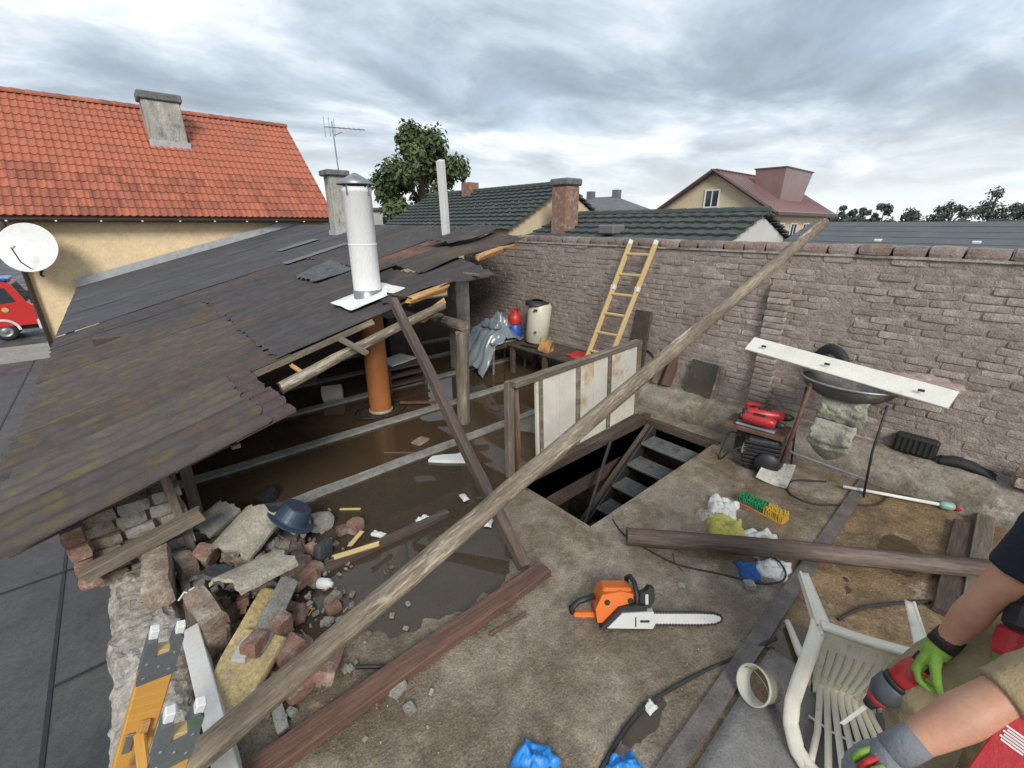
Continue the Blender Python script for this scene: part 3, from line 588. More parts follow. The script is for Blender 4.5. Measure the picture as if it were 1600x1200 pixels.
def dish():
    t = thing('satellite_dish', 'round white satellite dish on the cream house corner', 'satellite dish', (-1.5, 16.5, 1.0))
    d = V((-0.35, -0.85, 0.30)).normalized(); M = Matrix.Translation((-1.52, 15.9, 1.67)) @ d.to_track_quat('Z', 'Y').to_matrix().to_4x4()
    prof = [(0.001, -0.085)] + [(0.57 * k / 8, -0.085 + 0.085 * (k / 8) ** 2) for k in range(1, 9)] + [(0.585, 0.004), (0.58, -0.015)] + [(0.57 * k / 8, -0.10 + 0.085 * (k / 8) ** 2) for k in range(7, 0, -1)] + [(0.001, -0.10)]
    MB().lathe(prof, M, 36).build('reflector', 'white_trim', t, True)
    MB().tube([M @ V((0, -0.50, 0.0)), M @ V((0, -0.42, 0.30)), M @ V((0, -0.16, 0.52))], 0.014, 8).build('feed_arm', 'dark_metal', t)
    MB().tube([M @ V((0, -0.16, 0.52)), M @ V((0, -0.09, 0.44))], 0.035, 10).build('receiver', 'white_trim', t)
    MB().tube([M @ V((0, -0.1, -0.1)), M @ V((0.05, -0.1, -0.3)), (-1.50, 16.3, 0.98), (-1.50, 16.62, 0.94)], 0.025, 8).build('bracket', 'dark_metal', t)
    MB().tube([M @ V((0.3, -0.3, -0.07)), (-1.49, 16.3, 1.0)], 0.012, 6).build('stay', 'dark_metal', t)
dish()
def roof_chimney():
    t = thing('roof_chimney', 'square grey rendered chimney standing on the felt roof', 'chimney', (4.2, 10.9, 1.9))
    MB().box(4.0, 4.38, 10.72, 11.1, 1.8, 3.22, 0.015).build('shaft', 'grey_render', t)
    MB().box(3.93, 4.45, 10.65, 11.17, 3.22, 3.34, 0.02).build('cap', 'cap_concrete', t)
    MB().box(3.97, 4.41, 10.69, 11.13, 1.9, 2.06).build('flashing', 'flashing', t)
    a = thing('aerial', 'thin television aerial on the grey roof chimney', 'aerial', (4.25, 10.9, 3.2))
    MB().tube([(4.30, 10.9, 3.0), (4.27, 10.88, 4.32)], 0.016, 8).build('mast', 'zinc', a)
    b0, b1 = V((4.14, 11.0, 4.22)), V((4.86, 10.55, 4.18)); MB().tube([b0, b1], 0.012, 6).build('boom', 'zinc', a)
    for i in range(9):
        p = b0.lerp(b1, i / 8); h = 0.20 - 0.012 * i
        if i < 3: MB().tube([p - V((0, 0, h)), p + V((0, 0, h))], 0.006, 5).build('element', 'zinc', a)
        else: MB().tube([p - V((0.07, 0.12, 0.0)), p + V((0.07, 0.12, 0))], 0.005, 5).build('element', 'zinc', a)
    MB().tube([(4.27, 10.88, 4.05), (4.45, 10.8, 4.12)], 0.010, 6).build('element', 'zinc', a)
roof_chimney()
def gable_house(name, label, cat, ax, a0, a1, lo, hi, ridge, ez, rz, base, wallmat, roofmat, rows, cols, ov=0.25, wave=0.02, step=0.03, loc=None):
    """house with a ridge along axis ax from a0 to a1; eaves at lo and hi, ridge between"""
    sw = (lambda a, b, z: (a, b, z)) if ax == 0 else (lambda a, b, z: (b, a, z))
    t = thing(name, label, cat, loc or sw((a0 + a1) / 2, (lo + hi) / 2, base))
    if ax == 0: MB().box(a0, a1, lo, hi, base, ez).build('wall', wallmat, t)
    else: MB().box(lo, hi, a0, a1, base, ez).build('wall', wallmat, t)
    for a, s in ((a0, 1), (a1, -1)):
        vs = [sw(a, lo, ez), sw(a, hi, ez), sw(a, ridge, rz - 0.08), sw(a + s * 0.2, lo, ez), sw(a + s * 0.2, hi, ez), sw(a + s * 0.2, ridge, rz - 0.08)]
        MB().add(vs, [(0, 1, 2), (5, 4, 3), (0, 2, 5, 3), (1, 4, 5, 2), (0, 3, 4, 1)]).build('gable', wallmat, t)
    kl = (rz - ez) / (ridge - lo); kh = (rz - ez) / (hi - ridge); b0, b1 = a0 - ov, a1 + ov
    m = MB()
    def slope(e, sgn, k):
        A, B, Cc, Dd = sw(b0, e, ez - k * ov), sw(b1, e, ez - k * ov), sw(b1, ridge, rz), sw(b0, ridge, rz)
        if (sgn > 0) == (ax == 0): tile_roof(m, A, B, Cc, Dd, rows, cols, step, wave)
        else: tile_roof(m, B, A, Dd, Cc, rows, cols, step, wave)
    slope(lo - ov, 1, kl); slope(hi + ov, -1, kh)
    r = m.build('roof', roofmat, t); return t, r
# two low outbuildings with dark green tiled roofs behind the brick wall
t, r = gable_house('outbuilding', 'outbuilding with dark green tiled roof and cream gable', 'outbuilding', 1, 8.2, 14.6, 7.1, 10.9, 9.0, 2.12, 3.14, GZ, 'cream_far', 'green_tile', 11, 24, 0.12, 0.02, 0.045)
MB().box(8.75, 9.15, 12.0, 12.4, 2.9, 3.42, 0.01).build('chimney', 'redbrick', t)
for i in range(22): MB().tube([(9.0, 8.1 + i * 0.3, 3.15), (9.0, 8.1 + i * 0.3 + 0.31, 3.16)], [0.09, 0.075], 8).build('ridge_tile', 'green_tile', r)
t = thing('brick_chimney', 'round-edged red brick chimney between the green tiled roofs', 'chimney', (8.0, 7.3, GZ))
MB().box(7.78, 8.22, 7.03, 7.5, GZ, 3.0, 0.03).build('shaft', 'redbrick', t); MB().box(7.74, 8.26, 6.99, 7.54, 3.0, 3.15, 0.03).build('cap', 'cap_concrete', t)
t, r = gable_house('outbuilding', 'long low outbuilding with dark tiled roof just behind the wall', 'outbuilding', 1, 3.35, 8.0, 7.0, 11.0, 9.0, 1.72, 2.41, GZ, 'white_wall', 'green_tile', 7, 18, 0.1, 0.02, 0.045)
for i in range(15): MB().tube([(9.0, 3.25 + i * 0.32, 2.42), (9.0, 3.25 + i * 0.32 + 0.33, 2.425)], [0.085, 0.07], 8).build('ridge_tile', 'green_tile', r)
MB().box(7.55, 7.95, 5.55, 5.95, 2.0, 2.19, 0.03).build('roof_hatch', 'far_grey', r)
t, r = gable_house('long_shed', 'long grey shingle-roofed shed behind the right of the wall', 'shed', 1, -9.0, 3.0, 8.2, 14.0, 11.0, 1.6, 2.24, GZ, 'white_wall', 'grey_shingle', 8, 60, 0.1, 0.0, 0.006)
for y in (0.55, 1.72): MB().box(9.62, 9.74, y - 0.05, y + 0.05, 1.90, 1.965, 0.01).build('roof_vent', 'white_trim', r)
# house with the red sheet-metal roof
def red_house():
    t, r = gable_house('red_roofed_house', 'cream house with red sheet-metal roof and flared chimney', 'house', 0, 25.0, 34.5, 9.0, 15.2, 12.05, 2.95, 4.85, GZ, 'cream_far', 'red_metal', 1, 24, 0.35, 0.0, 0.05)
    kl = (4.85 - 2.95) / (12.05 - 9.0)
    for i in range(24):
        x = 24.75 + i * 0.42; MB().tube([(x, 8.68, 2.95 - kl * 0.32 + 0.07), (x, 12.05, 4.91)], 0.025, 5).build('standing_seam', 'red_metal', r)
    for x0, y0, x1, y1, in ((24.64, 8.6, 24.64, 12.05), (24.64, 15.5, 24.64, 12.05)):
        k = kl; MB().tube([(x0, y0, 2.95 - kl * 0.35 - 0.02), (x1, y1, 4.86)], 0.09, 6).build('bargeboard', 'brown_metal', t)
    window(t, Matrix.Translation((24.98, 12.05, 3.48)) @ Matrix.Rotation(R(-90), 4, 'Z'), 0.72, 0.82, 1)
    for x in (26.6, 28.6, 30.6, 32.6): window(t, Matrix.Translation((x, 8.98, 1.55)), 0.9, 1.3, 1)
    MB().box(24.7, 34.8, 8.5, 8.62, 2.62, 2.74).build('gutter', 'brown_metal', t)
    ch = MB().add([(27.9, 9.7, 3.2), (31.2, 9.7, 3.2), (31.2, 10.9, 3.2), (27.9, 10.9, 3.2), (27.6, 9.55, 5.0), (31.9, 9.55, 5.0), (31.9, 11.1, 5.0), (27.6, 11.1, 5.0)], [(0, 1, 5, 4), (1, 2, 6, 5), (2, 3, 7, 6), (3, 0, 4, 7), (4, 5, 6, 7)]).build('chimney', 'red_metal', t)
    MB().box(27.55, 31.95, 9.5, 11.15, 5.0, 5.06).build('chimney_cap', 'brown_metal', ch)
red_house()
def hip_house():
    t = thing('hip_roofed_house', 'far grey hip-roofed house with two small chimneys', 'house', (60, 46, GZ))
    MB().box(56, 64, 40.5, 52, GZ, 4.1).build('wall', 'cream_far', t)
    MB().add([(55.2, 39.6, 4.0), (64.8, 39.6, 4.0), (64.8, 52.9, 4.0), (55.2, 52.9, 4.0), (60, 44.3, 6.2), (60, 48.6, 6.2)], [(0, 1, 4), (1, 2, 5, 4), (2, 3, 5), (3, 0, 4, 5), (3, 2, 1, 0)]).build('roof', 'far_grey', t)
    for y in (44.0, 49.0): MB().box(59.5, 60.5, y - 0.5, y + 0.5, 5.2, 7.1).build('chimney', 'far_grey', t)
hip_house()
def far_cottage():
    c = V((20.33, 42.04, 2.9))
    t = thing('far_cottage', 'small pale flat-roofed house glimpsed beside the tree', 'house', (c.x, c.y, GZ))
    MB().box(c.x - 2.4, c.x + 2.4, c.y, c.y + 6, GZ, c.z + 0.55).build('wall', 'white_wall', t); MB().box(c.x - 2.7, c.x + 2.7, c.y - 0.3, c.y + 6.3, c.z + 0.55, c.z + 0.75).build('roof', 'far_grey', t)
    for dx in (-1.5, 0.2): window(t, Matrix.Translation((c.x + dx, c.y - 0.02, c.z - 0.4)), 0.6, 0.7, 0)
    MB().box(c.x - 0.9, c.x - 0.55, c.y + 2, c.y + 2.4, c.z + 0.7, c.z + 1.7).build('chimney', 'redbrick', t)
far_cottage()

# ---------------------------------------------------------------- trees
def tree(name, label, base, height, width, mat, leaf, nclump, nleaf, sd, trunk_h=0.35, group=None, crown_from=0.25):
    rg = random.Random(sd); base = V(base); t = thing(name, label, 'tree', base, group)
    top = base + V((0, 0, height)); m = MB(); m.tube([base, base + V((0.1, 0, height * trunk_h)), base + V((0.0, 0.1, height * 0.7)), top - V((0, 0, height * 0.12))], [width * 0.045, width * 0.035, width * 0.02, width * 0.006], 8)
    cl = []
    for i in range(nclump):
        f = rg.uniform(crown_from, 1.0); ww = width * 0.5 * math.sin(math.pi * min(0.97, 0.22 + 0.75 * (f - crown_from) / (1 - crown_from))) ** 0.7; a = rg.uniform(0, 6.283); q = math.sqrt(rg.uniform(0.1, 1)) * ww * rg.uniform(0.8, 1.12)
        c = base + V((math.cos(a) * q, math.sin(a) * q, height * (0.03 + 0.92 * f))); cl.append((c, width * rg.uniform(0.09, 0.17)))
        if i % 2 == 0: m.tube([base + V((0, 0, height * max(0.1, f * 0.75 - 0.05))), c.lerp(base + V((0, 0, c.z - base.z)), 0.45) - V((0, 0, width * 0.04)), c], [width * 0.012, width * 0.008, width * 0.003], 5)
    m.build('trunk', 'bark', t)
    vs = []; fs = []
    for i in range(nleaf):
        c, r = cl[rg.randrange(nclump)]; d = V((rg.gauss(0, 1), rg.gauss(0, 1), rg.gauss(0, 0.8))); d = d.normalized() * r * rg.uniform(0.3, 1.15); p = c + d
        n = (d.normalized() + V((rg.uniform(-1, 1), rg.uniform(-1, 1), rg.uniform(-0.2, 1)))).normalized(); a = n.orthogonal().normalized(); a.rotate(Matrix.Rotation(rg.uniform(0, 6.28), 3, n)); b = n.cross(a); s = leaf * rg.uniform(0.6, 1.3); k = len(vs)
        vs += [tuple(p + a * s), tuple(p + b * s * 0.55 + n * s * 0.15), tuple(p - a * s), tuple(p - b * s * 0.55 + n * s * 0.15)]; fs += [(k, k + 1, k + 2, k + 3)]
    MB().add(vs, fs).build('crown', mat, t); return t
b = (20.99, 35.58, 2.46)
tree('broadleaf_tree', 'big dark green broadleaf tree behind the green tiled roof', (b[0], b[1], GZ), 13.4, 7.4, 'leaf', 0.22, 46, 15000, 3, crown_from=0.38)
b = (23.5, 65.25, 3.86)
tree('broadleaf_tree', 'small green tree showing between orange roof and grey chimney', (b[0], b[1], GZ), 9.3, 5.0, 'leaf', 0.2, 16, 2600, 4)
for i, (px, py, d, w, top, lab) in enumerate((
        (1305, 345, 0, 5.0, 322, 'slim far tree at the right end of the red-roofed house'), (1343, 345, 0, 5.0, 324, 'small far tree, first one right of the red-roofed house gap'),
        (1378, 345, 0, 5.5, 322, 'small pointed far tree in the middle of the treeline'), (1420, 345, 0, 8.0, 333, 'low far bush-like tree left of the tall round tree'),
        (1485, 345, 0, 9.0, 322, 'mid-sized far tree leaning on the tall round tree'), (1545, 345, 0, 13.0, 296, 'tallest round far tree near the right picture edge'), (1598, 345, 0, 8.0, 318, 'far tree cut by the right picture edge'))):
    c = V([(138.91, 34.34, 2.96), (143.53, 30.28, 2.96), (147.78, 26.55, 2.96), (152.88, 22.06, 2.96), (160.78, 15.12, 2.96), (168.07, 8.72, 2.96), (174.51, 3.06, 2.96)][i]); h = (345 - top) * 110 / 680 + c.z - GZ + 0.4
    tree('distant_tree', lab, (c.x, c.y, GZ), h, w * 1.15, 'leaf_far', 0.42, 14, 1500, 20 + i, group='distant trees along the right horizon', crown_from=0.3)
# hedge line closing the far horizon
m = MB(); rg = random.Random(5); vs = []; fs = []
for i in range(9000):
    a = rg.uniform(-60, 110); ang = R(a); d = rg.uniform(150, 175); x, y = math.sin(ang) * d, math.cos(ang) * d; z = GZ + rg.uniform(0, 1) * (6.2 + 2.4 * noise.noise((a * 0.15, 0, 0)) + 1.5 * noise.noise((a * 0.7, 3, 0)))
    n = V((-math.sin(ang) + rg.uniform(-.6, .6), -math.cos(ang) + rg.uniform(-.6, .6), rg.uniform(-.2, .8))).normalized(); q = n.orthogonal().normalized(); w = n.cross(q); s = rg.uniform(0.7, 1.5); p = V((x, y, z)); k = len(vs)
    vs += [tuple(p + q * s), tuple(p + w * s), tuple(p - q * s), tuple(p - w * s)]; fs.append((k, k + 1, k + 2, k + 3))
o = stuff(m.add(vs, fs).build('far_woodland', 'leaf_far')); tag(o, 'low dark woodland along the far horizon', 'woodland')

# ---------------------------------------------------------------- fire engine in the street
def truck():
    P('truck_red', (0.55, 0.03, 0.025), (0.50, 0.028, 0.024), 2, 0.3, 0.0); P('truck_white', (0.75, 0.75, 0.74), None, 2, 0.35, 0.0); P('blue_lamp', (0.02, 0.10, 0.45), None, 3, 0.2, 0.0)
    P('emblem', (0.62, 0.48, 0.12), None, 30, 0.5, 0.0)
    FX, Y0 = -3.95, 35.0                                     # front bumper X, near side Y ; the cab faces +X
    t = thing('fire_engine', 'red fire engine with white fenders parked in the street', 'fire engine', (FX - 3.5, Y0 + 1.2, GZ))
    Z = GZ
    body = MB().prism([(0, 0.75), (0, 1.75), (-0.18, 1.95), (-0.55, 2.95), (-0.75, 3.05), (-2.5, 3.05), (-2.5, 0.75)], 2.4, Matrix(((1, 0, 0, FX), (0, 0, 1, Y0), (0, 1, 0, Z), (0, 0, 0, 1)))).build('cab', 'truck_red', t)
    MB().prism([(-0.55, 2.0), (-0.80, 2.75), (-1.55, 2.75), (-1.55, 1.9)], 0.02, Matrix(((1, 0, 0, FX), (0, 0, 1, Y0 - 0.012), (0, 1, 0, Z), (0, 0, 0, 1)))).build('side_window', 'glass', body)
    MB().prism([(-1.7, 1.9), (-1.7, 2.75), (-2.35, 2.75), (-2.35, 1.9)], 0.02, Matrix(((1, 0, 0, FX), (0, 0, 1, Y0 - 0.012), (0, 1, 0, Z), (0, 0, 0, 1)))).build('side_window', 'glass', body)
    MB().add([(FX - 0.17, Y0 + 0.2, Z + 1.98), (FX - 0.17, Y0 + 2.2, Z + 1.98), (FX - 0.52, Y0 + 2.2, Z + 2.88), (FX - 0.52, Y0 + 0.2, Z + 2.88)], [(0, 1, 2, 3)]).build('windscreen', 'glass', body)
    MB().lathe([(0.001, 0), (0.13, 0), (0.13, 0.02), (0.001, 0.02)], TRS((FX - 1.05, Y0 - 0.005, Z + 1.62), (90, 0, 0)), 16).build('door_emblem', 'emblem', body)
    MB().box(FX - 0.05, FX + 0.22, Y0 - 0.05, Y0 + 2.45, Z + 0.45, Z + 1.0, 0.04).build('bumper', 'truck_white', t)
    for y in (Y0 + 0.2, Y0 + 2.0): MB().box(FX - 0.01, FX + 0.03, y, y + 0.25, Z + 1.1, Z + 1.35, 0.02).build('headlight', 'white_trim', t)
    MB().box(FX - 1.1, FX - 0.6, Y0 + 0.2, Y0 + 2.2, Z + 3.05, Z + 3.22, 0.05).build('light_bar', 'blue_lamp', t)
    MB().box(FX - 7.2, FX - 2.55, Y0, Y0 + 2.4, Z + 0.75, Z + 3.15, 0.03).build('equipment_body', 'truck_red', t)
    MB().box(FX - 7.2, FX - 2.3, Y0 - 0.012, Y0 - 0.002, Z + 1.05, Z + 1.2).build('white_stripe', 'truck_white', t)
    MB().box(FX - 7.0, FX - 0.1, Y0 + 0.3, Y0 + 2.1, Z + 0.5, Z + 0.75).build('chassis', 'black', t)
    for x in (FX - 1.35, FX - 5.2):
        for y, s in ((Y0 + 0.02, 1), (Y0 + 2.38, -1)):
            w = MB().lathe([(0.30, 0.0), (0.46, 0.0), (0.5, 0.05), (0.5, 0.25), (0.46, 0.3), (0.3, 0.3)], TRS((x, y + (0 if s > 0 else 0), Z + 0.5), (-90 * s, 0, 0)), 24).build('tyre', 'rubber', t, True)
            MB().lathe([(0.001, 0.05), (0.1, 0.03), (0.14, 0.08), (0.28, 0.06), (0.30, 0.02)], TRS((x, y, Z + 0.5), (-90 * s, 0, 0)), 20).build('rim', 'zinc', w, True)
        MB().lathe([(0.52, -0.03), (0.64, -0.03), (0.64, 0.02), (0.52, 0.02)], TRS((x, Y0 - 0.01, Z + 0.52), (90, 0, 0)), 20, 0, math.pi).build('fender', 'truck_white', t)
    MB().tube([(FX - 0.3, Y0 - 0.05, Z + 2.6), (FX + 0.05, Y0 - 0.28, Z + 2.55), (FX + 0.05, Y0 - 0.28, Z + 1.9)], 0.05, 8).build('mirror', 'black', t)
truck()

# ================================================================ THINGS ON THE TERRACE
random.seed(21)
# ---------------------------------------------------------------- flue pipe, post on the roof
def flue():
    t = thing('flue_pipe', 'tall white sheet-metal flue with conical cowl, orange below the roof', 'flue', (2.0, 4.72, 0))
    cx, cy = 2.02, 4.72
    MB().lathe([(0.145, 1.40), (0.145, 2.50), (0.150, 2.505), (0.150, 2.55), (0.138, 2.55), (0.138, 1.4)], TRS((cx, cy, 0)), 28).build('upper_pipe', 'white_pipe', t, True)
    MB().lathe([(0.152, 1.40), (0.152, 1.52), (0.146, 1.522)], TRS((cx, cy, 0)), 28).build('collar', 'zinc', t, True)
    MB().lathe([(0.1455, 1.985), (0.149, 1.99), (0.149, 2.0), (0.1455, 2.005)], TRS((cx, cy, 0)), 28).build('joint_band', 'white_pipe', t, True)
    MB().lathe([(0.185, 2.575), (0.19, 2.585), (0.10, 2.64), (0.02, 2.685), (0.001, 2.688)], TRS((cx, cy, 0)), 28).build('cowl', 'zinc', t, True)
    for k in range(4):
        a = k * math.pi / 2 + 0.5; MB().box(-0.012, 0.012, -0.002, 0.002, 2.47, 2.60, 0, TRS((cx + 0.148 * math.cos(a), cy + 0.148 * math.sin(a), 0), (0, 0, math.degrees(a) + 90))).build('cowl_strap', 'zinc', t)
    MB().slab(lambda u, v: (cx - 0.34 + 0.62 * u, cy - 0.34 + 0.58 * v, roof_z(cx - 0.34 + 0.62 * u) + 0.075 + 0.012 * noise.noise((u * 3, v * 3, 2))), 8, 8, 0.006).build('flashing_plate', 'white_pipe', t)
    MB().lathe([(0.132, 0.0), (0.132, 1.38)], TRS((cx + 0.06, cy + 0.14, 0)), 28).build('lower_pipe', 'orange_pipe', t, True)
    MB().lathe([(0.132, 0.0), (0.145, 0.0), (0.145, 0.03), (0.133, 0.035)], TRS((cx + 0.06, cy + 0.14, 0)), 28).build('base_ring', 'beige_concrete', t, True)
flue()
h = [(2.08 + 0.24 * math.cos(a * 0.22) * (1 + 0.01 * a), 4.86 + 0.24 * math.sin(a * 0.22), 0.012 + 0.006 * (a // 29)) for a in range(0, 50)]
tag(MB().tube(h, 0.012, 7).build('hose', 'rubber', None, True), 'black hose coiled round the foot of the orange pipe', 'hose')
tag(board('wooden_post', (4.06, 6.2, 1.85), (4.0, 6.19, 3.10), 0.10, 0.10, 'white_wall', None, 0.3, 0.004, 0.006, 0.03), 'tall weathered white post rising from the torn roof', 'post')

# ---------------------------------------------------------------- timbers
tag(log('timber_pole', (-0.24, 1.66, 0.20), (5.42, 1.43, 2.215), 0.058, 0.045, 'wood_pole', None, 0.03, 16, 90, 2.2), 'long round timber pole leaning from the parapet to the wall top', 'pole')
tag(log('timber_pole', (2.31, 1.38, 0.09), (3.84, -0.41, 0.09), 0.062, 0.062, 'wood_dark', None, 0.012, 14, 40, 1.0), 'dark round pole lying on the floor above the chair', 'pole')
tag(board('diagonal_timber', (1.60, 1.70, 0.02), (1.95, 3.98, 1.50), 0.075, 0.075, 'wood_dark', None, 0.1, 0.006), 'dark square timber leaning diagonally from floor to roof edge', 'timber')
tag(board('plank', (-0.30, 1.575, 0.045), (1.68, 1.58, 0.045), 0.115, 0.055, 'wood_redbrown', None, 0, 0.006), 'reddish-brown plank lying flat across the terrace floor', 'plank')
tag(log('rafter_pole', (0.78, 3.78, 0.93), (2.5, 3.95, 1.39), 0.052, 0.042, 'wood_pole', None, 0.012, 12, 30, 0.4), 'rough rafter pole under the torn front edge of the roof', 'rafter')
tag(board('batten_stub', (1.3, 3.74, 1.27), (1.49, 3.64, 1.12), 0.045, 0.04, 'wood_grey', None, 0.2, 0.003, 0.004, 0.012), 'short batten stub nailed across the rough rafter pole', 'batten')
tag(board('batten_stub', (0.92, 3.9, 1.07), (0.97, 3.8, 1.02), 0.03, 0.03, 'wood_fresh', None, 0.2, 0.003, 0.004, 0.012), 'tiny splintered batten end poking from the dark roof gap', 'batten')
tag(board('split_rafter', (2.12, 4.02, 1.47), (2.63, 4.08, 1.56), 0.075, 0.07, 'wood_fresh', None, 0.5, 0.016, 0.012, 0.06), 'freshly split orange rafter end just right of the flue', 'rafter')
tag(board('split_rafter', (3.48, 4.6, 1.8), (4.3, 4.85, 1.93), 0.075, 0.07, 'wood_fresh', None, 0.4, 0.016, 0.012, 0.06), 'freshly split yellow rafter end by the brick wall corner', 'rafter')
tag(board('split_rafter', (2.21, 3.96, 1.26), (2.52, 3.98, 1.41), 0.07, 0.06, 'wood_fresh', None, 0.5, 0.010, 0.006, 0.05), 'splintered stub of timber under the split orange rafter', 'rafter')
t = thing('prop_post', 'upright grey prop post standing in the flooded bay', 'post', (2.66, 3.9, 0))
log('post', (2.66, 3.90, -0.03), (2.69, 3.90, 1.08), 0.078, 0.075, 'wood_grey', t, 0.004, 12, 12, 1.0)
tag(log('cross_log', (2.72, 3.90, 1.14), (2.8, 4.8, 1.12), 0.062, 0.06, 'wood_grey', None, 0.01, 12, 14, 2.0), 'grey log resting on top of the prop post', 'log')
t = thing('door_post', 'split wooden post beside the open hatch door', 'post', (2.33, 2.62, 0))
board('post_half', (2.30, 2.64, 0.0), (2.30, 2.66, 0.93), 0.07, 0.06, 'wood_grey', t, 0, 0.004); board('split_half', (2.385, 2.63, 0.0), (2.352, 2.655, 0.90), 0.05, 0.06, 'wood_redbrown', t, 0, 0.01, 0.004, 0.02)
# splintered bits where the timber meets the roof
for i, (a, b, mt, lab) in enumerate((((1.98, 4.1, 1.53), (2.4, 4.2, 1.42), 'wood_dark', 'dark broken lath jutting out right of the flue base'), ((2.12, 4.0, 1.28), (2.69, 4.3, 1.21), 'wood_grey', 'grey broken lath under the split rafters'))):
    tag(board('broken_lath', a, b, 0.05, 0.03, mt, None, 0.4, 0.008, 0.004, 0.03), lab, 'lath')

# ---------------------------------------------------------------- masonry pier carrying the roof corner
def pier():
    t = thing('masonry_pier', 'whitewashed brick pier under the mossy roof corner', 'pier', (-0.28, 3.35, 0))
    k = 0
    for r in range(6):
        z = 0.10 + r * 0.088
        for i in range(3):
            x = -0.46 + i * 0.165 + (0.03 if r % 2 else 0); me = chunk_mesh('pier_brick', 0.155, 0.26, 0.08, k * 0.7, 0.12, 3); me.materials.append(MATS['plaster' if (k * 7) % 3 else 'oldbrick']); k += 1
            link('pier_brick', me, None, t, TRS((x, 3.40 + rnd(-0.015, 0.015), z), (rnd(-3, 3), rnd(-3, 3), rnd(-4, 4))))
    MB().box(-0.5, -0.06, 3.33, 3.50, 0.03, 0.56).build('mortar_core', 'plaster', t)
    for r in range(4):
        me = chunk_mesh('pier_brick', 0.10, 0.22, 0.10, k * 0.9, 0.14, 3); me.materials.append(MATS['redbrick']); k += 1
        link('pier_brick', me, None, t, TRS((-0.55, 3.32, 0.17 + r * 0.108), (0, 0, rnd(-5, 5))))
pier()
tag(board('pier_plank', (-0.56, 3.16, 0.275), (0.05, 3.14, 0.42), 0.10, 0.075, 'wood_grey', None, 0, 0.006, 0.006, 0.01), 'short weathered plank wedged across the masonry pier', 'plank')
me = chunk_mesh('masonry_block', 0.14, 0.38, 0.20, 4.4, 0.10, 4); me.materials.append(MATS['oldbrick'])
tag(link('masonry_block', me, None, None, TRS((-0.24, 2.98, 0.20), (3, 0, -4))), 'upright brick block on the parapet below the plank', 'masonry')
tag(board('corner_post', (-0.05, 3.30, -0.02), (-0.09, 3.28, 0.80), 0.05, 0.07, 'wood_grey', None, 0, 0.006), 'thin grey post nearest the parapet holding the roof corner', 'post')
tag(board('corner_post', (0.03, 3.72, -0.02), (0.04, 3.70, 0.84), 0.075, 0.06, 'wood_grey', None, 0, 0.006), 'knotty grey post standing behind the rubble heap', 'post')
tag(board('inner_beam', (-0.13, 3.18, 0.05), (-0.145, 2.42, 0.09), 0.05, 0.08, 'wood_grey', None, 0, 0.01), 'narrow grey beam with string ties along the parapet', 'beam')
tag(board('pale_beam', (-0.150, 2.48, 0.09), (-0.12, 1.30, 0.10), 0.085, 0.10, 'white_wall', None, 0.1, 0.02), 'pale whitish beam lying along the inside of the parapet', 'beam')
for i, (p, lab) in enumerate((((-0.11, 3.03, 0.13), 'white string tie on the grey beam near the plank'), ((-0.115, 2.76, 0.13), 'white string tie on the grey beam near the brick block'))):
    m = MB()
    for j in range(4): a = j * 1.3 + i; m.tube([p, (p[0] + 0.04 * math.cos(a), p[1] + 0.04 * math.sin(a), p[2] + 0.015), (p[0] + 0.065 * math.cos(a + 0.7), p[1] + 0.06 * math.sin(a + 0.7), p[2] - 0.01)], 0.006, 5)
    tag(m.build('string_tie', 'white_trim'), lab, 'string')

# ---------------------------------------------------------------- rubble heap
def frag(name, label, cat, c, size, rot, mat, sd, rough=0.14, chop=0.0, n=4, group=None):
    me = chunk_mesh(name, *size, sd, rough, n, chop); me.materials.append(MATS[mat]); return tag(link(name, me, None, None, TRS(c, rot)), label, cat, group)
def trough(name, label, c, rot, r, l, arc, mat, sd):
    """fragment of a moulded concrete channel, its ends broken unevenly"""
    def fn(u, v):
        a = -arc / 2 + arc * v; x = (u - 0.5) * l; k = noise.noise((v * 5, sd, 0)) * 0.05 + noise.noise((v * 14, sd, 0)) * 0.02
        x += k if u > 0.5 else -k * 0.6
        flat = 0.55
        return (x, r * math.sin(a), r * flat * (math.cos(a)) + 0.004 * noise.noise((x * 20, a * 5, sd)))
    return tag(MB().slab(fn, 14, 12, 0.022).build(name, mat, None, False, TRS(c, rot)), label, 'fragment')
trough('channel_fragment', 'upper broken beige concrete channel in the rubble heap', (0.25, 2.97, 0.24), (6, -14, 35), 0.16, 0.34, 2.5, 'beige_concrete', 1.0)
trough('channel_fragment', 'lower broken beige concrete channel in the rubble heap', (0.19, 2.48, 0.26), (-14, 12, 20), 0.17, 0.34, 2.3, 'beige_concrete', 4.0)
trough('channel_fragment', 'mossy pale channel fragment at the back of the rubble', (0.11, 3.42, 0.16), (8, -8, 30), 0.12, 0.26, 2.3, 'concrete', 7.0)
trough('slate_fragment', 'dark grey curved slate beside the lower beige channel', (0.01, 2.66, 0.24), (20, 25, 60), 0.10, 0.20, 2.4, 'slate', 9.0)
trough('slate_fragment', 'dark purple-grey sheet fragment left of the blue basin', (0.43, 3.09, 0.24), (5, 10, -10), 0.12, 0.26, 1.8, 'slate', 10.0)
heap = 'rubble heap by the parapet'
frag('masonry_chunk', 'large upright brick and plaster chunk in the heap front', 'rubble', (-0.06, 2.52, 0.16), (0.12, 0.26, 0.18), (8, -12, 10), 'oldbrick', 1.1, 0.12)
frag('masonry_chunk', 'reddish brick chunk under the large upright chunk', 'rubble', (-0.09, 2.41, 0.07), (0.15, 0.18, 0.13), (0, 6, 30), 'oldbrick', 2.1)
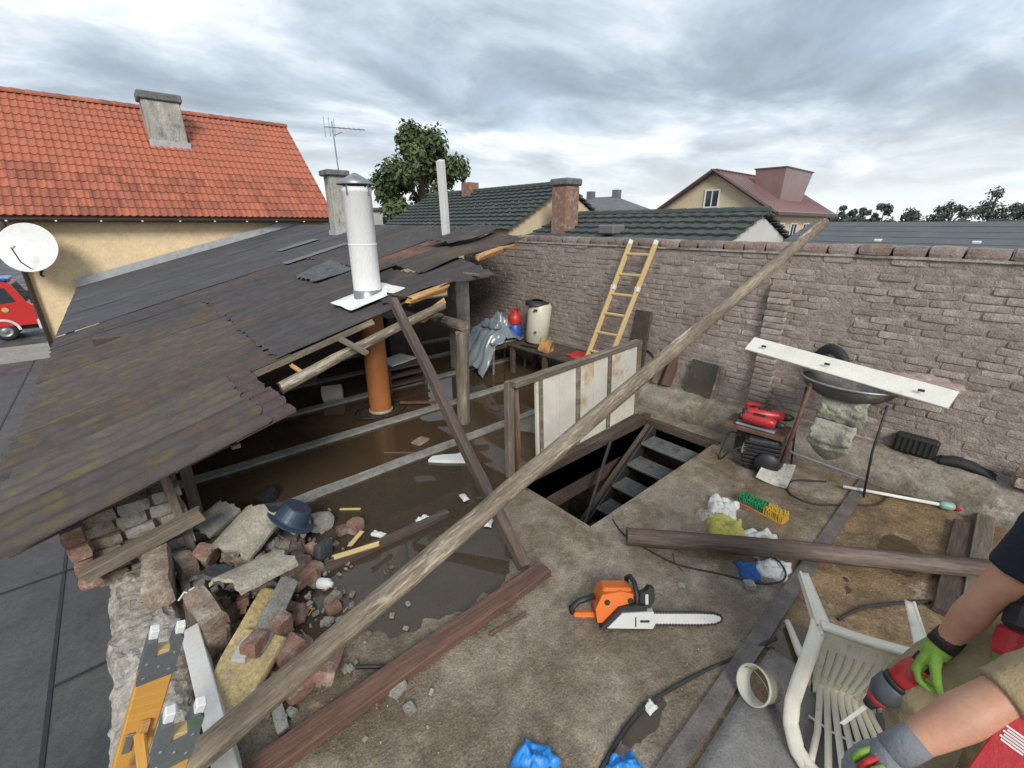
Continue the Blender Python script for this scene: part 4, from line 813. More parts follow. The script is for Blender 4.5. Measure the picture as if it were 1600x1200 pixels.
frag('masonry_chunk', 'brown brick chunk at the left of the heap', 'rubble', (-0.11, 3.04, 0.13), (0.10, 0.15, 0.16), (10, 8, 15), 'oldbrick', 3.1)
frag('masonry_chunk', 'rounded brown brick chunk behind the left chunk', 'rubble', (0.0, 3.06, 0.15), (0.11, 0.13, 0.11), (14, -20, 40), 'redbrick', 4.1)
frag('plaster_slab', 'grey plaster slab tilted in the heap with yellow edge', 'rubble', (0.2, 2.25, 0.15), (0.46, 0.11, 0.07), (25, -12, 48), 'concrete', 5.1, 0.10)
frag('plaster_slab', 'yellow roughcast plaster strip along the grey slab', 'rubble', (0.08, 2.29, 0.11), (0.50, 0.09, 0.05), (15, -8, 48), 'yellow_plaster', 6.1, 0.14)
frag('plaster_slab', 'yellow roughcast slab half under the long pole', 'rubble', (0.01, 2.06, 0.09), (0.40, 0.24, 0.06), (10, -6, 42), 'yellow_plaster', 7.1, 0.10, 0.9)
frag('plaster_slab', 'white lime mortar lump beside the yellow slab', 'rubble', (0.05, 2.15, 0.12), (0.16, 0.07, 0.06), (0, 0, 50), 'white_wall', 8.1)
frag('brick', 'pink brick end facing the pole', 'brick', (0.09, 2.12, 0.16), (0.12, 0.09, 0.075), (0, 10, 40), 'redbrick', 9.1)
frag('brick', 'brick leaning upright against the grey slab', 'brick', (0.22, 2.18, 0.1), (0.11, 0.07, 0.17), (5, 8, 30), 'redbrick', 10.1, 0.1)
frag('brick', 'broken brick resting right of the yellow slab', 'brick', (0.22, 2.08, 0.05), (0.15, 0.12, 0.08), (0, 0, 20), 'redbrick', 11.1, 0.16)
frag('brick', 'clean red brick tilted right of the pole', 'brick', (0.35, 1.84, 0.06), (0.22, 0.11, 0.065), (18, 20, 58), 'redbrick', 12.1, 0.05)
frag('brick', 'broken red brick below the tilted brick', 'brick', (0.21, 1.84, 0.04), (0.16, 0.11, 0.065), (0, 0, 15), 'redbrick', 13.1, 0.10, 0.9)
frag('brick', 'whole brick lying along the timber sill', 'brick', (0.46, 2.55, 0.06), (0.24, 0.10, 0.065), (0, 4, 28), 'redbrick', 14.1, 0.05)
frag('brick', 'whole brick stacked behind another by the timber sill', 'brick', (0.43, 2.62, 0.09), (0.20, 0.10, 0.065), (0, 0, 40), 'oldbrick', 15.1, 0.06)
frag('brick', 'small orange brick lump below the white bottle', 'brick', (0.51, 2.22, 0.02), (0.09, 0.07, 0.06), (0, 0, 5), 'redbrick', 16.1)
frag('brick', 'yellowish brick lump just right of the white bottle', 'brick', (0.53, 2.27, 0.04), (0.09, 0.06, 0.05), (0, 0, 30), 'oldbrick', 17.1)
frag('brick', 'round worn brick lump in the puddle', 'brick', (0.91, 2.85, 0.04), (0.11, 0.10, 0.09), (0, 10, 30), 'redbrick', 18.1, 0.2)
frag('brick', 'small worn brick lump left of the round one', 'brick', (0.82, 2.88, 0.03), (0.07, 0.07, 0.06), (0, 0, 0), 'redbrick', 19.1, 0.2)
frag('stone', 'dark grey split stone with white edge by the light splinters', 'stone', (0.62, 2.69, 0.07), (0.12, 0.06, 0.15), (0, 12, 30), 'slate', 20.1)
frag('brick', 'half brick standing left of the dark split stone', 'brick', (0.57, 2.74, 0.06), (0.07, 0.07, 0.13), (0, 0, 20), 'redbrick', 21.1)
frag('stone', 'grey rubble lump behind the blue basin', 'stone', (0.72, 3.03, 0.07), (0.17, 0.10, 0.12), (0, 20, 10), 'concrete', 22.1, 0.18)
frag('stone', 'black lump of tar at the back of the heap', 'stone', (0.5, 3.71, 0.05), (0.16, 0.11, 0.09), (0, 0, 30), 'black', 23.1, 0.2)
frag('stone', 'pale lump under the blue basin', 'stone', (0.56, 2.95, 0.14), (0.10, 0.07, 0.14), (0, 30, 0), 'beige_concrete', 24.1, 0.2)
frag('stone', 'grey stone under the brick right of the pole', 'stone', (0.35, 1.82, 0.02), (0.11, 0.07, 0.06), (0, 0, 45), 'concrete', 25.1, 0.18)
frag('stone', 'grey oblong stone chip near the plank', 'stone', (0.09, 1.75, 0.02), (0.14, 0.05, 0.04), (0, 0, 88), 'concrete', 26.1, 0.1)
for i, (px, mt, s) in enumerate((((-0.07, 3.29, 0.05), 'redbrick', 0.09), ((-0.08, 2.89, 0.05), 'oldbrick', 0.12), ((0.16, 3.1, 0.08), 'oldbrick', 0.14), ((0.41, 2.88, 0.08), 'oldbrick', 0.15), ((0.49, 2.96, 0.09), 'slate', 0.15), ((0.37, 3.07, 0.06), 'oldbrick', 0.17), ((0.03, 2.56, 0.03), 'oldbrick', 0.12), ((0.23, 2.64, 0.06), 'slate', 0.16), ((0.48, 2.79, 0.04), 'oldbrick', 0.12), ((0.31, 2.52, 0.05), 'concrete', 0.13), ((0.21, 2.97, 0.08), 'oldbrick', 0.16))):
    frag('rubble_piece', {'oldbrick': 'dusty brown brick lump', 'concrete': 'grey concrete lump', 'slate': 'dark slate-grey lump', 'redbrick': 'small red brick lump'}[mt] + ' lying loose among the rubble heap', 'rubble', px, (s, s * 0.75, s * 0.6), (rnd(-20, 20), rnd(-20, 20), rnd(0, 180)), mt, 30 + i, 0.18, group=heap)
for i, (p, s) in enumerate((((0.15, 6.81, 0.0), 0), ((0.1, 1.85, 0.0), 0.05), ((0.06, 1.84, 0.0), 0.06), ((0.14, 1.75, 0.0), 0.05), ((0.57, 1.52, 0.0), 0.08), ((0.57, 1.39, 0.0), 0.06), ((0.87, 1.96, 0.0), 0.03), ((2.59, 0.63, 0.0), 0.07), ((2.26, 0.92, 0.0), 0.045), ((0.45, 2.15, 0.0), 0.06), ((0.3, 1.84, 0.0), 0.09), ((0.09, 1.73, 0.0), 0.06), ((0.05, 1.82, 0.0), 0.05))):
    if s: frag('stone_chip', 'loose grey stone chip on the terrace floor', 'stone', (p[0], p[1], s * 0.25), (s, s * 0.8, s * 0.6), (rnd(-9, 9), 0, rnd(0, 180)), 'concrete', 60 + i, 0.2, group='loose stone chips on the floor')
# blue plastic basin upside down
t = thing('plastic_basin', 'dark blue plastic basin tipped over on the rubble heap', 'basin', (0.55, 2.96, 0.28))
P('blue_plastic', (0.035, 0.06, 0.095), (0.028, 0.048, 0.08), 4, 0.4, 0.1, 40)
M = Matrix.Translation((0.51, 2.95, 0.24)) @ V((0.55, -0.10, 0.72)).to_track_quat('Z', 'Y').to_matrix().to_4x4()
MB().lathe([(0.165, 0.0), (0.165, 0.008), (0.125, 0.012), (0.118, 0.02), (0.098, 0.105), (0.092, 0.112), (0.001, 0.112), (0.001, 0.104), (0.09, 0.10), (0.114, 0.005)], M, 30).build('bowl', 'blue_plastic', t, False)
tag(board('timber_sill', (0.36, 2.59, 0.02), (1.55, 2.55, 0.02), 0.07, 0.045, 'wood_dark', None, 0, 0.006), 'dark timber sill at the edge of the big puddle', 'timber')
tag(board('splinter', (0.66, 2.6, 0.05), (0.95, 2.53, 0.05), 0.035, 0.02, 'wood_yellow', None, 0.3, 0.004, 0.003, 0.02), 'long fresh yellow wood splinter on the dark sill', 'splinter')
tag(board('splinter', (0.79, 2.65, 0.05), (0.92, 2.73, 0.06), 0.03, 0.015, 'wood_yellow', None, 0.3, 0.004, 0.003, 0.02), 'short fresh yellow splinter above the long one', 'splinter')
tag(board('splinter', (0.92, 3.17, 0.01), (1.04, 3.07, 0.01), 0.016, 0.012, 'wood_yellow', None, 0.3, 0.002, 0.002, 0.01), 'thin pale splinter floating in the brown puddle', 'splinter')
tag(board('splinter', (1.62, 3.83, 0.0), (1.91, 3.57, 0.0), 0.016, 0.012, 'wood_redbrown', None, 0.3, 0.002, 0.002, 0.01), 'reddish lath floating below the flue', 'splinter')
tag(board('splinter', (1.11, 1.45, 0.02), (1.36, 1.42, 0.02), 0.018, 0.015, 'wood_redbrown', None, 0.3, 0.002, 0.002, 0.01), 'thin brown lath beside the reddish-brown plank', 'splinter')
frag('brick', 'thin brown tile lying in the flooded bay', 'tile', (2.02, 3.79, 0.01), (0.17, 0.13, 0.02), (0, 0, 20), 'oldbrick', 71.0, 0.1)
tag(board('metal_bar', (2.35, 4.87, 0.03), (2.76, 4.53, 0.03), 0.035, 0.03, 'rusty', None, 0, 0.003), 'red-painted iron bar lying beside the pipe', 'bar')
P('white_foam', (0.68, 0.70, 0.67), (0.62, 0.64, 0.61), 10, 0.8, 0.3, 60)
tag(MB().prism([(-0.22, -0.05), (-0.19, 0.02), (-0.08, 0.05), (0.05, 0.06), (0.14, 0.13), (0.20, 0.02), (0.23, -0.08), (-0.05, -0.07)], 0.03, TRS((2.06, 3.26, 0.0), (0, 0, -40))).build('foam_piece', 'white_foam'), 'white polystyrene piece floating in the puddle', 'polystyrene')
for i, (p, s, lab) in enumerate((((0.54, 2.43, 0.03), 0.035, 'small white bottle lying beside the bricks'),)):
    tag(MB().lathe([(0.001, -0.05), (s * 0.95, -0.05), (s, -0.045), (s, 0.02), (s * 0.5, 0.04), (s * 0.5, 0.055), (0.001, 0.055)], TRS(p, (80, 0, 30)), 14).build('small_bottle', 'white_trim', None, True), lab, 'bottle')
for i, (p, lab) in enumerate((((1.35, 2.6, 0.02), 'white oblong scrap beside the long pole in the puddle'), ((1.72, 2.23, 0.01), 'white curled scrap between diagonal timber and pole'), ((1.76, 2.62, 0.02), 'white scrap next to the diagonal timber foot bay'), ((1.01, 2.67, 0.01), 'pale flat scrap at the puddle edge'))):
    tag(cloth('scrap', p, 0.11, 0.055, 0.03, 'white_foam', i * 3.1, None, i * 40, 8), lab, 'scrap')

# ---------------------------------------------------------------- things under the lean-to
def bucket(name, label, c, rot, r0, r1, h, mat, handle=True):
    t = thing(name, label, 'bucket', c); M = TRS(c, rot)
    MB().lathe([(0.001, 0.0), (r0, 0.0), (r1, h), (r1 + 0.007, h), (r1 + 0.007, h - 0.012), (r1 + 0.002, h - 0.014), (r0 + 0.003, -0.003), (0.001, -0.003)], M, 28).build('shell', mat, t, True)
    if handle: MB().tube([M @ V((r1 * math.cos(a) * 1.02, r1 * 0.55 * math.sin(a) * 1.2, h - 0.02 + 0.015 * math.sin(a))) for a in [math.pi * k / 12 for k in range(13)]], 0.0025, 6).build('handle', 'zinc', t)
    return t, M
P('dirty_white', (0.52, 0.50, 0.42), (0.44, 0.42, 0.35), 6, 0.6, 0.2, 40, c3=(0.30, 0.26, 0.19), sc3=5, t3=0.6)
bucket('bucket', 'dirty white bucket lying on its side under the roof', (1.87, 5.56, 0.1), (0, -95, -25), 0.10, 0.115, 0.24, 'dirty_white', False)
tag(MB().slab(lambda u, v: (u * 0.42, v * 0.34, 0.02 * u + 0.006 * noise.noise((u * 3, v * 3, 0))), 8, 8, 0.02).build('white_tray', 'white_trim', None, False, TRS((2.52, 5.35, 0.38), (0, 0, 12))), 'white flat tray lying on clutter behind the orange pipe', 'tray')
t = thing('low_stand', 'dark low wooden stand under the white tray', 'stand', (2.7, 5.5, 0))
for z in (0.10, 0.22, 0.335): MB().box(2.42, 3.05, 5.3, 5.75, z - 0.015, z + 0.015, 0.004).build('shelf', 'wood_dark', t)
for x in (2.45, 3.0):
    for y in (5.33, 5.72): MB().box(x - 0.02, x + 0.02, y - 0.02, y + 0.02, -0.05, 0.32).build('leg', 'wood_dark', t)
# table with plastic sheet and containers
def table():
    t = thing('old_table', 'old wooden table against the back wall under plastic sheet', 'table', (4.35, 5.25, 0))
    MB().box(3.98, 4.72, 4.98, 5.55, 0.47, 0.50, 0.006).build('tabletop', 'wood_grey', t)
    for a in ((4.0, 4.70, 5.0, 5.02), (4.0, 4.70, 5.51, 5.53)): MB().box(a[0], a[1], a[2], a[3], 0.39, 0.468).build('apron', 'wood_dark', t)
    for x in (4.02, 4.68):
        for y in (5.01, 5.52): MB().tube([(x, y, 0.468), (x, y, -0.05)], [0.024, 0.015], 8).build('leg', 'wood_grey', t)
table()
def clear_plastic(name, col, alpha):
    m = bpy.data.materials.new(name); m.use_nodes = True; b = m.node_tree.nodes['Principled BSDF']; b.inputs['Base Color'].default_value = (*col, 1); b.inputs['Roughness'].default_value = 0.18; b.inputs['Alpha'].default_value = alpha
    MATS[name] = m
clear_plastic('plastic_sheet_grey', (0.22, 0.26, 0.29), 0.88)
def sheet_drape(u, v):
    x = 3.84 + 0.72 * u; y = 4.93 + 0.66 * v; e = min(1.0, max(0.0, (0.30 - u) / 0.30)); z = 0.54 + 0.16 * math.sin(math.pi * min(1, max(0, (u - 0.25) / 0.75))) * (0.6 + 0.4 * v) - 0.42 * e ** 1.3
    z -= 0.10 * max(0, 0.2 - v) / 0.2
    f = abs(noise.noise((u * 5, v * 7, 1))) * 0.09 + abs(noise.noise((u * 12, v * 12, 2))) * 0.04
    return (x - 0.10 * e + 0.05 * noise.noise((v * 6, u * 3, 4)), y + 0.04 * noise.noise((u * 6, v * 3, 9)), z + f)
tag(MB().slab(sheet_drape, 36, 32, 0.003).build('plastic_sheet', 'plastic_sheet_grey', None, True), 'crumpled grey plastic sheet draped over the old table', 'plastic sheet')
tag(cloth('plastic_bag', (4.30, 5.25, 0.68), 0.34, 0.34, 0.22, 'plastic_sheet_grey', 5.5, None, 0, 26, 0.8), 'puffed clear plastic bag on top of the table', 'plastic bag')
P('red_plastic', (0.50, 0.035, 0.03), (0.42, 0.03, 0.028), 4, 0.4, 0.05, 40); P('blue_bright', (0.02, 0.10, 0.42), (0.018, 0.085, 0.36), 4, 0.4, 0.05, 40)
MJ = (4.56, 5.12)
tag(MB().lathe([(0.001, 0), (0.11, 0), (0.115, 0.02), (0.11, 0.19), (0.10, 0.20), (0.001, 0.20)], TRS((*MJ, 0.505)), 22).build('blue_canister', 'blue_bright', None, True), 'round blue canister on the table edge', 'canister')
t = thing('red_canister', 'red plastic canister standing on the blue one', 'canister', (*MJ, 0.72))
MB().lathe([(0.001, 0), (0.105, 0), (0.11, 0.02), (0.11, 0.12), (0.07, 0.17), (0.04, 0.18), (0.04, 0.21), (0.001, 0.21)], TRS((*MJ, 0.708)), 22).build('body', 'red_plastic', t, True); MB().tube([(MJ[0] - 0.05, MJ[1], 0.88), (MJ[0] - 0.04, MJ[1], 0.95), (MJ[0] + 0.05, MJ[1], 0.95), (MJ[0] + 0.06, MJ[1], 0.88)], 0.012, 8).build('handle', 'red_plastic', t, True)
# boiler
t = thing('water_heater', 'cream enamelled water heater tank standing by the wall', 'water heater', (4.66, 4.73, 0.45)); P('enamel', (0.62, 0.60, 0.48), (0.57, 0.55, 0.44), 3, 0.35, 0.05, 30, c3=(0.48, 0.45, 0.36), sc3=4, t3=0.62)
MB().lathe([(0.001, 0.0), (0.14, 0.0), (0.178, 0.03), (0.178, 0.58), (0.15, 0.615), (0.001, 0.625)], TRS((4.66, 4.73, 0.46), (4, 3, 0)), 28).build('tank', 'enamel', t, True)
MB().lathe([(0.181, 0.0), (0.181, 0.05), (0.10, 0.075)], TRS((4.66, 4.73, 1.04), (4, 3, 0)), 28).build('dark_cap', 'dark_metal', t, True)
MB().box(-0.03, 0.03, -0.012, 0.012, -0.012, 0.012, 0.004, TRS((4.505, 4.60, 1.0), (0, 0, -40))).build('bracket', 'black', t); MB().lathe([(0.001, 0.01), (0.022, 0.01), (0.022, 0)], TRS((4.515, 4.61, 0.66), (0, -90, 40)), 12).build('thermostat', 'rusty', t); MB().lathe([(0.001, 0.01), (0.022, 0.01), (0.022, 0)], TRS((4.52, 4.82, 0.56), (0, -90, 0)), 12).build('drain_plug', 'black', t)
# low bench of dark boards
t = thing('low_bench', 'low dark wooden bench along the brick wall', 'bench', (4.6, 4.3, 0))
for i in range(3): MB().box(4.28 + 0.21 * i, 4.48 + 0.21 * i, 3.35, 5.02, 0.42, 0.45, 0.005).build('bench_board', 'wood_dark', t)
for y in (3.45, 4.2, 4.9):
    for x in (4.32, 4.82): MB().box(x - 0.03, x + 0.03, y - 0.03, y + 0.03, -0.05, 0.42).build('leg', 'wood_dark', t)
me = chunk_mesh('foam_lump', 0.20, 0.17, 0.17, 3.3, 0.22, 5); me.materials.append(MATS['wood_fresh'])
tag(link('foam_lump', me, None, None, TRS((4.42, 4.28, 0.53), (10, 10, 30))), 'rough yellow foam lump on the low bench', 'foam')
tag(cloth('red_cloth', (4.62, 3.75, 0.45), 0.30, 0.42, 0.05, 'red_plastic', 8.8), 'dull red cloth lying on the low bench', 'cloth')
tag(board('hand_tool', (4.35, 4.75, 0.47), (4.40, 4.40, 0.475), 0.03, 0.02, 'black', None), 'black tool handle lying on the low bench', 'tool')
# clutter in the dark
tag(MB().box(1.0, 1.9, 6.6, 7.2, -0.05, 0.35, 0.02).build('crate', 'wood_dark'), 'dark crate in the shadow behind the orange pipe', 'crate')
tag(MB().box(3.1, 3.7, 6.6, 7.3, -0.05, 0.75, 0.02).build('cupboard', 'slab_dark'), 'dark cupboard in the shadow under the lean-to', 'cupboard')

# ---------------------------------------------------------------- yellow ladder at the wall
def ladder(name, label, foot, head, side, half, nr, mat, tip, rung0=0.12, group=None):
    t = thing(name, label, 'ladder', foot, group); foot, head, side = V(foot), V(head), V(side).normalized()
    for s in (-1, 1): board('rail', foot + side * half * s, head + side * half * s, 0.03, 0.062, mat, t, 0, 0.001, 0.005)
    for s in (-1, 1): board('rail_tip', head + side * half * s + (head - foot).normalized() * 0.001, head + side * half * s + (head - foot).normalized() * 0.05, 0.034, 0.06, tip, t, 0, 0.0, 0.012)
    for i in range(nr):
        p = foot.lerp(head, rung0 + (1 - rung0 - 0.06) * i / (nr - 1)); board('rung', p - side * half, p + side * half, 0.032, 0.03, mat, t, 0, 0.001, 0.006)
    return t
t = ladder('wooden_ladder', 'yellow wooden ladder leaning against the brick wall', (4.22, 3.40, 0.0), (4.86, 3.13, 1.97), (0.10, -1, 0.0), 0.165, 8, 'wood_yellow', 'white_trim', 0.08)
for s in (-1, 1): MB().box(-0.028, 0.028, -0.026, 0.026, -0.03, 0.03, 0.004, TRS(tuple(V((4.22, 3.40, 0.0)).lerp(V((4.86, 3.13, 1.97)), 0.735) + V((0.0165 * s, -0.165 * s, 0))), (0, 18, 0))).build('rail_bracket', 'white_trim', t)
tag(board('grey_plank', (4.80, 3.02, 0.28), (4.93, 3.05, 1.16), 0.24, 0.03, 'slab_dark', None, 1.45, 0.003), 'dark grey plank leaning on the wall behind the ladder', 'plank')
# firefighters' ladder coming up over the parapet: two varnished rails with forked steel ends
def fork_ladder():
    t = thing('fork_ladder', 'varnished firefighting ladder with grey forked ends over the parapet', 'ladder', (-0.9, 1.9, GZ))
    P('steel_grey', (0.12, 0.135, 0.14), (0.10, 0.112, 0.118), 6, 0.5, 0.1, 60, c3=(0.07, 0.13, 0.07), sc3=5, t3=0.6)
    d = V((0.155, 0.03, 1.0)).normalized(); n2 = V((0.0, 1.0, 0.0)); side = d.cross(n2).normalized()      # rail broad face turned to the camera
    heads = (V((-0.14, 1.49, 1.0)), V((-0.13, 1.16, 1.0)))
    ww = 0.092; RAX = (V((-0.37, 1.61, 0.42)) - heads[0]).normalized()
    for k, hd in enumerate(heads):
        ax = RAX       # down along the rail
        x = V((1, -0.10, 0)); x = (x - ax * x.dot(ax)).normalized(); z = x.cross(-ax)
        M = Matrix((x, -ax, z)).transposed().to_4x4(); M.translation = hd
        w = ww / 2
        rail = MB().box(-w, w, -4.2, -0.17, -0.018, 0.018, 0.004).build('rail', 'wood_varnish', t, False, M)
        MB().prism([(-w, -0.21), (w, -0.185), (w, -0.03), (w - 0.012, -0.015), (w * 0.42, -0.015), (w * 0.36, -0.085), (-w * 0.36, -0.095), (-w * 0.36, -0.05), (-w * 0.5, -0.02), (-w, -0.03)], 0.044, Matrix.Translation((0, 0, -0.022))).build('fork_plate', 'steel_grey', rail, False, M)
        MB().box(-w * 0.62, w * 0.62, -0.17, -0.075, -0.016, 0.0165, 0.002).build('rail_core', 'wood_yellow', rail, False, M)
        for xx in (-w * 0.72, w * 0.70): MB().box(xx - 0.012, xx + 0.012, -0.022, 0.012, -0.012, 0.016, 0.003).build('fork_tip', 'white_trim', rail, False, M)
        for xx, yy in ((-w * 0.7, -0.12), (w * 0.7, -0.09), (w * 0.65, -0.16), (-w * 0.68, -0.18), (0.0, -0.14)): MB().lathe([(0.001, 0.003), (0.005, 0.002), (0.006, 0)], Matrix.Translation((xx, yy, 0.022)), 8).build('rivet', 'zinc', rail, False, M)
        if k == 0:
            MB().box(-0.005, 0.022, -0.62, -0.38, 0.018, 0.034, 0.004).build('cleat', 'wood_fresh', rail, False, M); MB().box(-0.035, -0.012, -0.52, -0.43, 0.018, 0.026, 0.003).build('buckle', 'zinc', rail, False, M)
            P('hivis', (0.55, 0.75, 0.05), None, 3, 0.6, 0.0); MB().box(0.0, 0.03, -0.66, -0.60, 0.0345, 0.040, 0.002).build('strap_end', 'hivis', rail, False, M)
    a, b = heads
    for i in range(12):
        q = RAX * (0.45 + 0.32 * i); board('rung', a + q, b + q, 0.03, 0.03, 'wood_varnish', t, 0, 0.001)
fork_ladder()

# ---------------------------------------------------------------- stair hatch and its door
def hatch_door():
    t = thing('hatch_door', 'open hatch door with three dirty white panels in grey frame', 'hatch door', (3.4, 2.62, 0))
    M, L = frame((2.60, 2.565, 0.02), (4.36, 2.66, 0.02)); M = M @ Matrix.Rotation(R(-3), 4, 'X'); H = 0.92
    def bx(nm, a, mt, b=0.006): return MB().box(*a, b).build(nm, mt, t, False, M)
    for i, (x0, x1) in enumerate(((0.0, 0.045), (0.55, 0.605), (1.10, 1.155), (L - 0.07, L))): bx('stile', (x0, x1, -0.03, 0.03, 0.0, H - 0.05), 'wood_grey')
    bx('top_rail', (-0.30, L, -0.034, 0.034, H - 0.05, H), 'wood_grey'); bx('bottom_rail', (0, L, -0.033, 0.033, -0.05, 0.02), 'wood_dark'); bx('bottom_rail', (0.05, L - 0.07, -0.045, -0.034, -0.06, -0.01), 'wood_grey')
    for a, b in ((0.045, 0.55), (0.605, 1.10), (1.155, L - 0.07)):
        n = 2
        for k in range(n): c = a + (b - a) * k / n; MB().box(c + 0.003, a + (b - a) * (k + 1) / n - 0.003, -0.010, 0.004, 0.02, H - 0.05, 0.002).build('panel_board', 'white_paint', t, False, M)
    MB().slab(lambda u, v: (-0.31 + (L + 0.31) * u, -0.045 + 0.1 * v, H + 0.004 + 0.008 * noise.noise((u * 12, v, 0))), 40, 2, 0.004).build('cover_strip', 'wood_grey', t, False, M)
    bx('side_strip', (-0.03, -0.004, -0.02, 0.02, 0.0, H - 0.05), 'white_paint')
hatch_door()
tag(board('hatch_sill', (HX0 + 0.02, HY1 + 0.02, 0.02), (HX1 + 0.1, HY1 + 0.045, 0.02), 0.09, 0.06, 'wood_dark', None, 0, 0.004), 'dark beam along the hinge side of the stair hatch', 'beam')
tag(board('hatch_sill', (HX1 + 0.03, HY1 - 0.03, 0.012), (HX1 + 0.04, HY0 - 0.04, 0.012), 0.06, 0.03, 'wood_dark', None, 0, 0.004), 'dark board edging the far end of the stair hatch', 'board')
def stairs():
    t = thing('stair_flight', 'steep ribbed metal stair descending into the dark hatch', 'stairs', (3.0, 2.1, GZ))
    for i in range(10):
        x = 4.14 - 0.25 * i; z = -0.12 - 0.17 * i; tr = MB().box(x - 0.14, x + 0.11, 1.72, 2.34, z - 0.035, z - 0.006, 0.004).build('tread', 'stair_tread', t)
        m = MB()
        for k in range(8): m.box(x - 0.12 + k * 0.03, x - 0.108 + k * 0.03, 1.73, 2.33, z - 0.006, z + 0.002)
        m.build('tread_ribs', 'stair_tread', tr)
    for y in (1.70, 2.36): board('stringer', (4.30, y, -0.06), (1.2, y, -2.17), 0.03, 0.16, 'dark_metal', t)
    board('handrail', (4.22, 2.40, 0.0), (2.6, 2.38, -1.05), 0.04, 0.05, 'wood_dark', t); board('handrail', (3.60, 2.47, -0.03), (2.5, 2.05, -0.9), 0.03, 0.04, 'dark_metal', t)
stairs()

# ---------------------------------------------------------------- cluster by the wall on the right
t = thing('white_plank', 'long white painted board lying across the wheelbarrow', 'board', (4.35, 0.6, 1.05))
A, B = V((4.45, 1.56, 1.11)), V((4.25, 0.08, 1.02))
b = board('board', A, B, 0.165, 0.022, 'white_board', t, R(38), 0.004)
for f in (0.10, 0.46, 0.88):
    p = A.lerp(B, f); MB().box(p.x - 0.05, p.x - 0.035, p.y - 0.02, p.y + 0.02, p.z + 0.012, p.z + 0.03, 0.003).build('metal_clip', 'dark_metal', t)
def barrow():
    P('tray_metal', (0.12, 0.115, 0.105), (0.08, 0.078, 0.07), 7, 0.6, 0.3, 50, c3=(0.22, 0.21, 0.18), sc3=6, t3=0.54)
    t = thing('wheelbarrow', 'crusted metal wheelbarrow propped upright under the white board', 'wheelbarrow', (4.42, 0.62, 0))
    c = V((4.42, 0.72, 0.80))
    MB().lathe([(0.36, 0.20), (0.375, 0.205), (0.37, 0.185), (0.33, 0.10), (0.24, 0.03), (0.001, 0.0), (0.001, 0.012), (0.23, 0.042), (0.315, 0.11), (0.352, 0.19)], Matrix.Translation(c) @ Matrix.Diagonal((0.72, 0.92, 0.75, 1)), 30).build('tray', 'tray_metal', t, True)
    MB().tube([c + V((0.268 * math.cos(a), 0.345 * math.sin(a), 0.153)) for a in [2 * math.pi * k / 30 for k in range(31)]], 0.011, 7, False).build('tray_rim', 'zinc', t, True)
    for y in (0.42, 0.98):
        MB().tube([(4.30, y, 0.86), (4.28, y, 0.45), (4.34, y - 0.03, 0.0)], 0.009, 8).build('leg', 'dark_metal', t, True)
    MB().tube([(4.29, 0.42, 0.20), (4.29, 0.98, 0.22)], 0.013, 8).build('crossbar', 'zinc', t)
    for y in (0.5, 0.92): MB().tube([(4.36, y, 0.84), (4.62, y, 0.78), (4.84, y + 0.02, 0.72)], 0.014, 8).build('handle', 'dark_metal', t)
    w = MB().lathe([(0.10, -0.03), (0.165, -0.035), (0.185, 0.0), (0.165, 0.035), (0.10, 0.03)], TRS((4.82, 0.96, 0.97), (90, 0, 60)), 24).build('wheel_tyre', 'rubber', t, True)
    MB().lathe([(0.001, -0.02), (0.10, -0.025), (0.10, 0.025), (0.001, 0.02)], TRS((4.82, 0.96, 0.97), (90, 0, 60)), 18).build('wheel_disc', 'zinc', w, True)
    MB().tube([(4.70, 0.96, 0.86), (4.78, 0.98, 1.06)], 0.012, 6).build('fork', 'dark_metal', t)
barrow()
def sack(name, label, x, y0, y1, z0, z1, sd, mat):
    def fn(u, v):
        y = y0 + (y1 - y0) * u; z = z0 + (z1 - z0) * v; k = abs(noise.noise((u * 3 + sd, v * 4, 0)))
        return (x - 0.05 * math.sin(math.pi * v) - 0.05 * k + 0.04 * (1 - v) * math.sin(math.pi * u), y + 0.03 * noise.noise((v * 3, sd, 0)), z - (0.07 * math.sin(math.pi * u) if v < 0.01 else 0) - 0.06 * math.sin(math.pi * u) * (1 - v))
    return tag(MB().slab(fn, 16, 16, V((0.02, 0, 0))).build(name, mat, None, True), label, 'sack')
sack('cement_sack', 'upper stiff grey cement sack hanging under the barrow', 4.30, 0.52, 0.84, 0.62, 0.84, 1.0, 'crusted')
sack('cement_sack', 'lower pale crusted cement sack under the barrow', 4.27, 0.56, 0.86, 0.38, 0.62, 5.0, 'crusted')
def shovel():
    t = thing('shovel', 'shovel with reddish handle and white crusted blade', 'shovel', (3.99, 0.98, 0.03))
    a, b = V((4.22, 0.93, 0.93)), V((4.19, 1.0, 0.13))
    MB().tube([a, b], [0.016, 0.019], 10).build('handle', 'wood_redbrown', t, True)
    c = V((3.98, 0.99, 0.03)); ax = (c - b).normalized(); x = ax.cross(V((0, 0, 1))).normalized(); z = x.cross(ax); M = Matrix((x, ax, z)).transposed().to_4x4(); M.translation = b
    P('shovel_white', (0.52, 0.50, 0.45), (0.36, 0.34, 0.30), 14, 0.85, 0.5, 60, c3=(0.22, 0.20, 0.18), sc3=16, t3=0.55)
    MB().slab(lambda u, v: ((u - 0.5) * 0.25 * (1 - 0.12 * (1 - v) ** 3), -0.005 + 0.27 * v - 0.02 * abs(u - 0.5) * (1 - v), 0.022 * (abs(u - 0.5) * 2) ** 2.5 + 0.006 * noise.noise((u * 4, v * 4, 0))), 14, 12, 0.006).build('blade', 'shovel_white', t, False, M)
    MB().tube([b - ax * 0.05, b + ax * 0.08], [0.022, 0.014], 10).build('socket', 'dark_metal', t)
shovel()
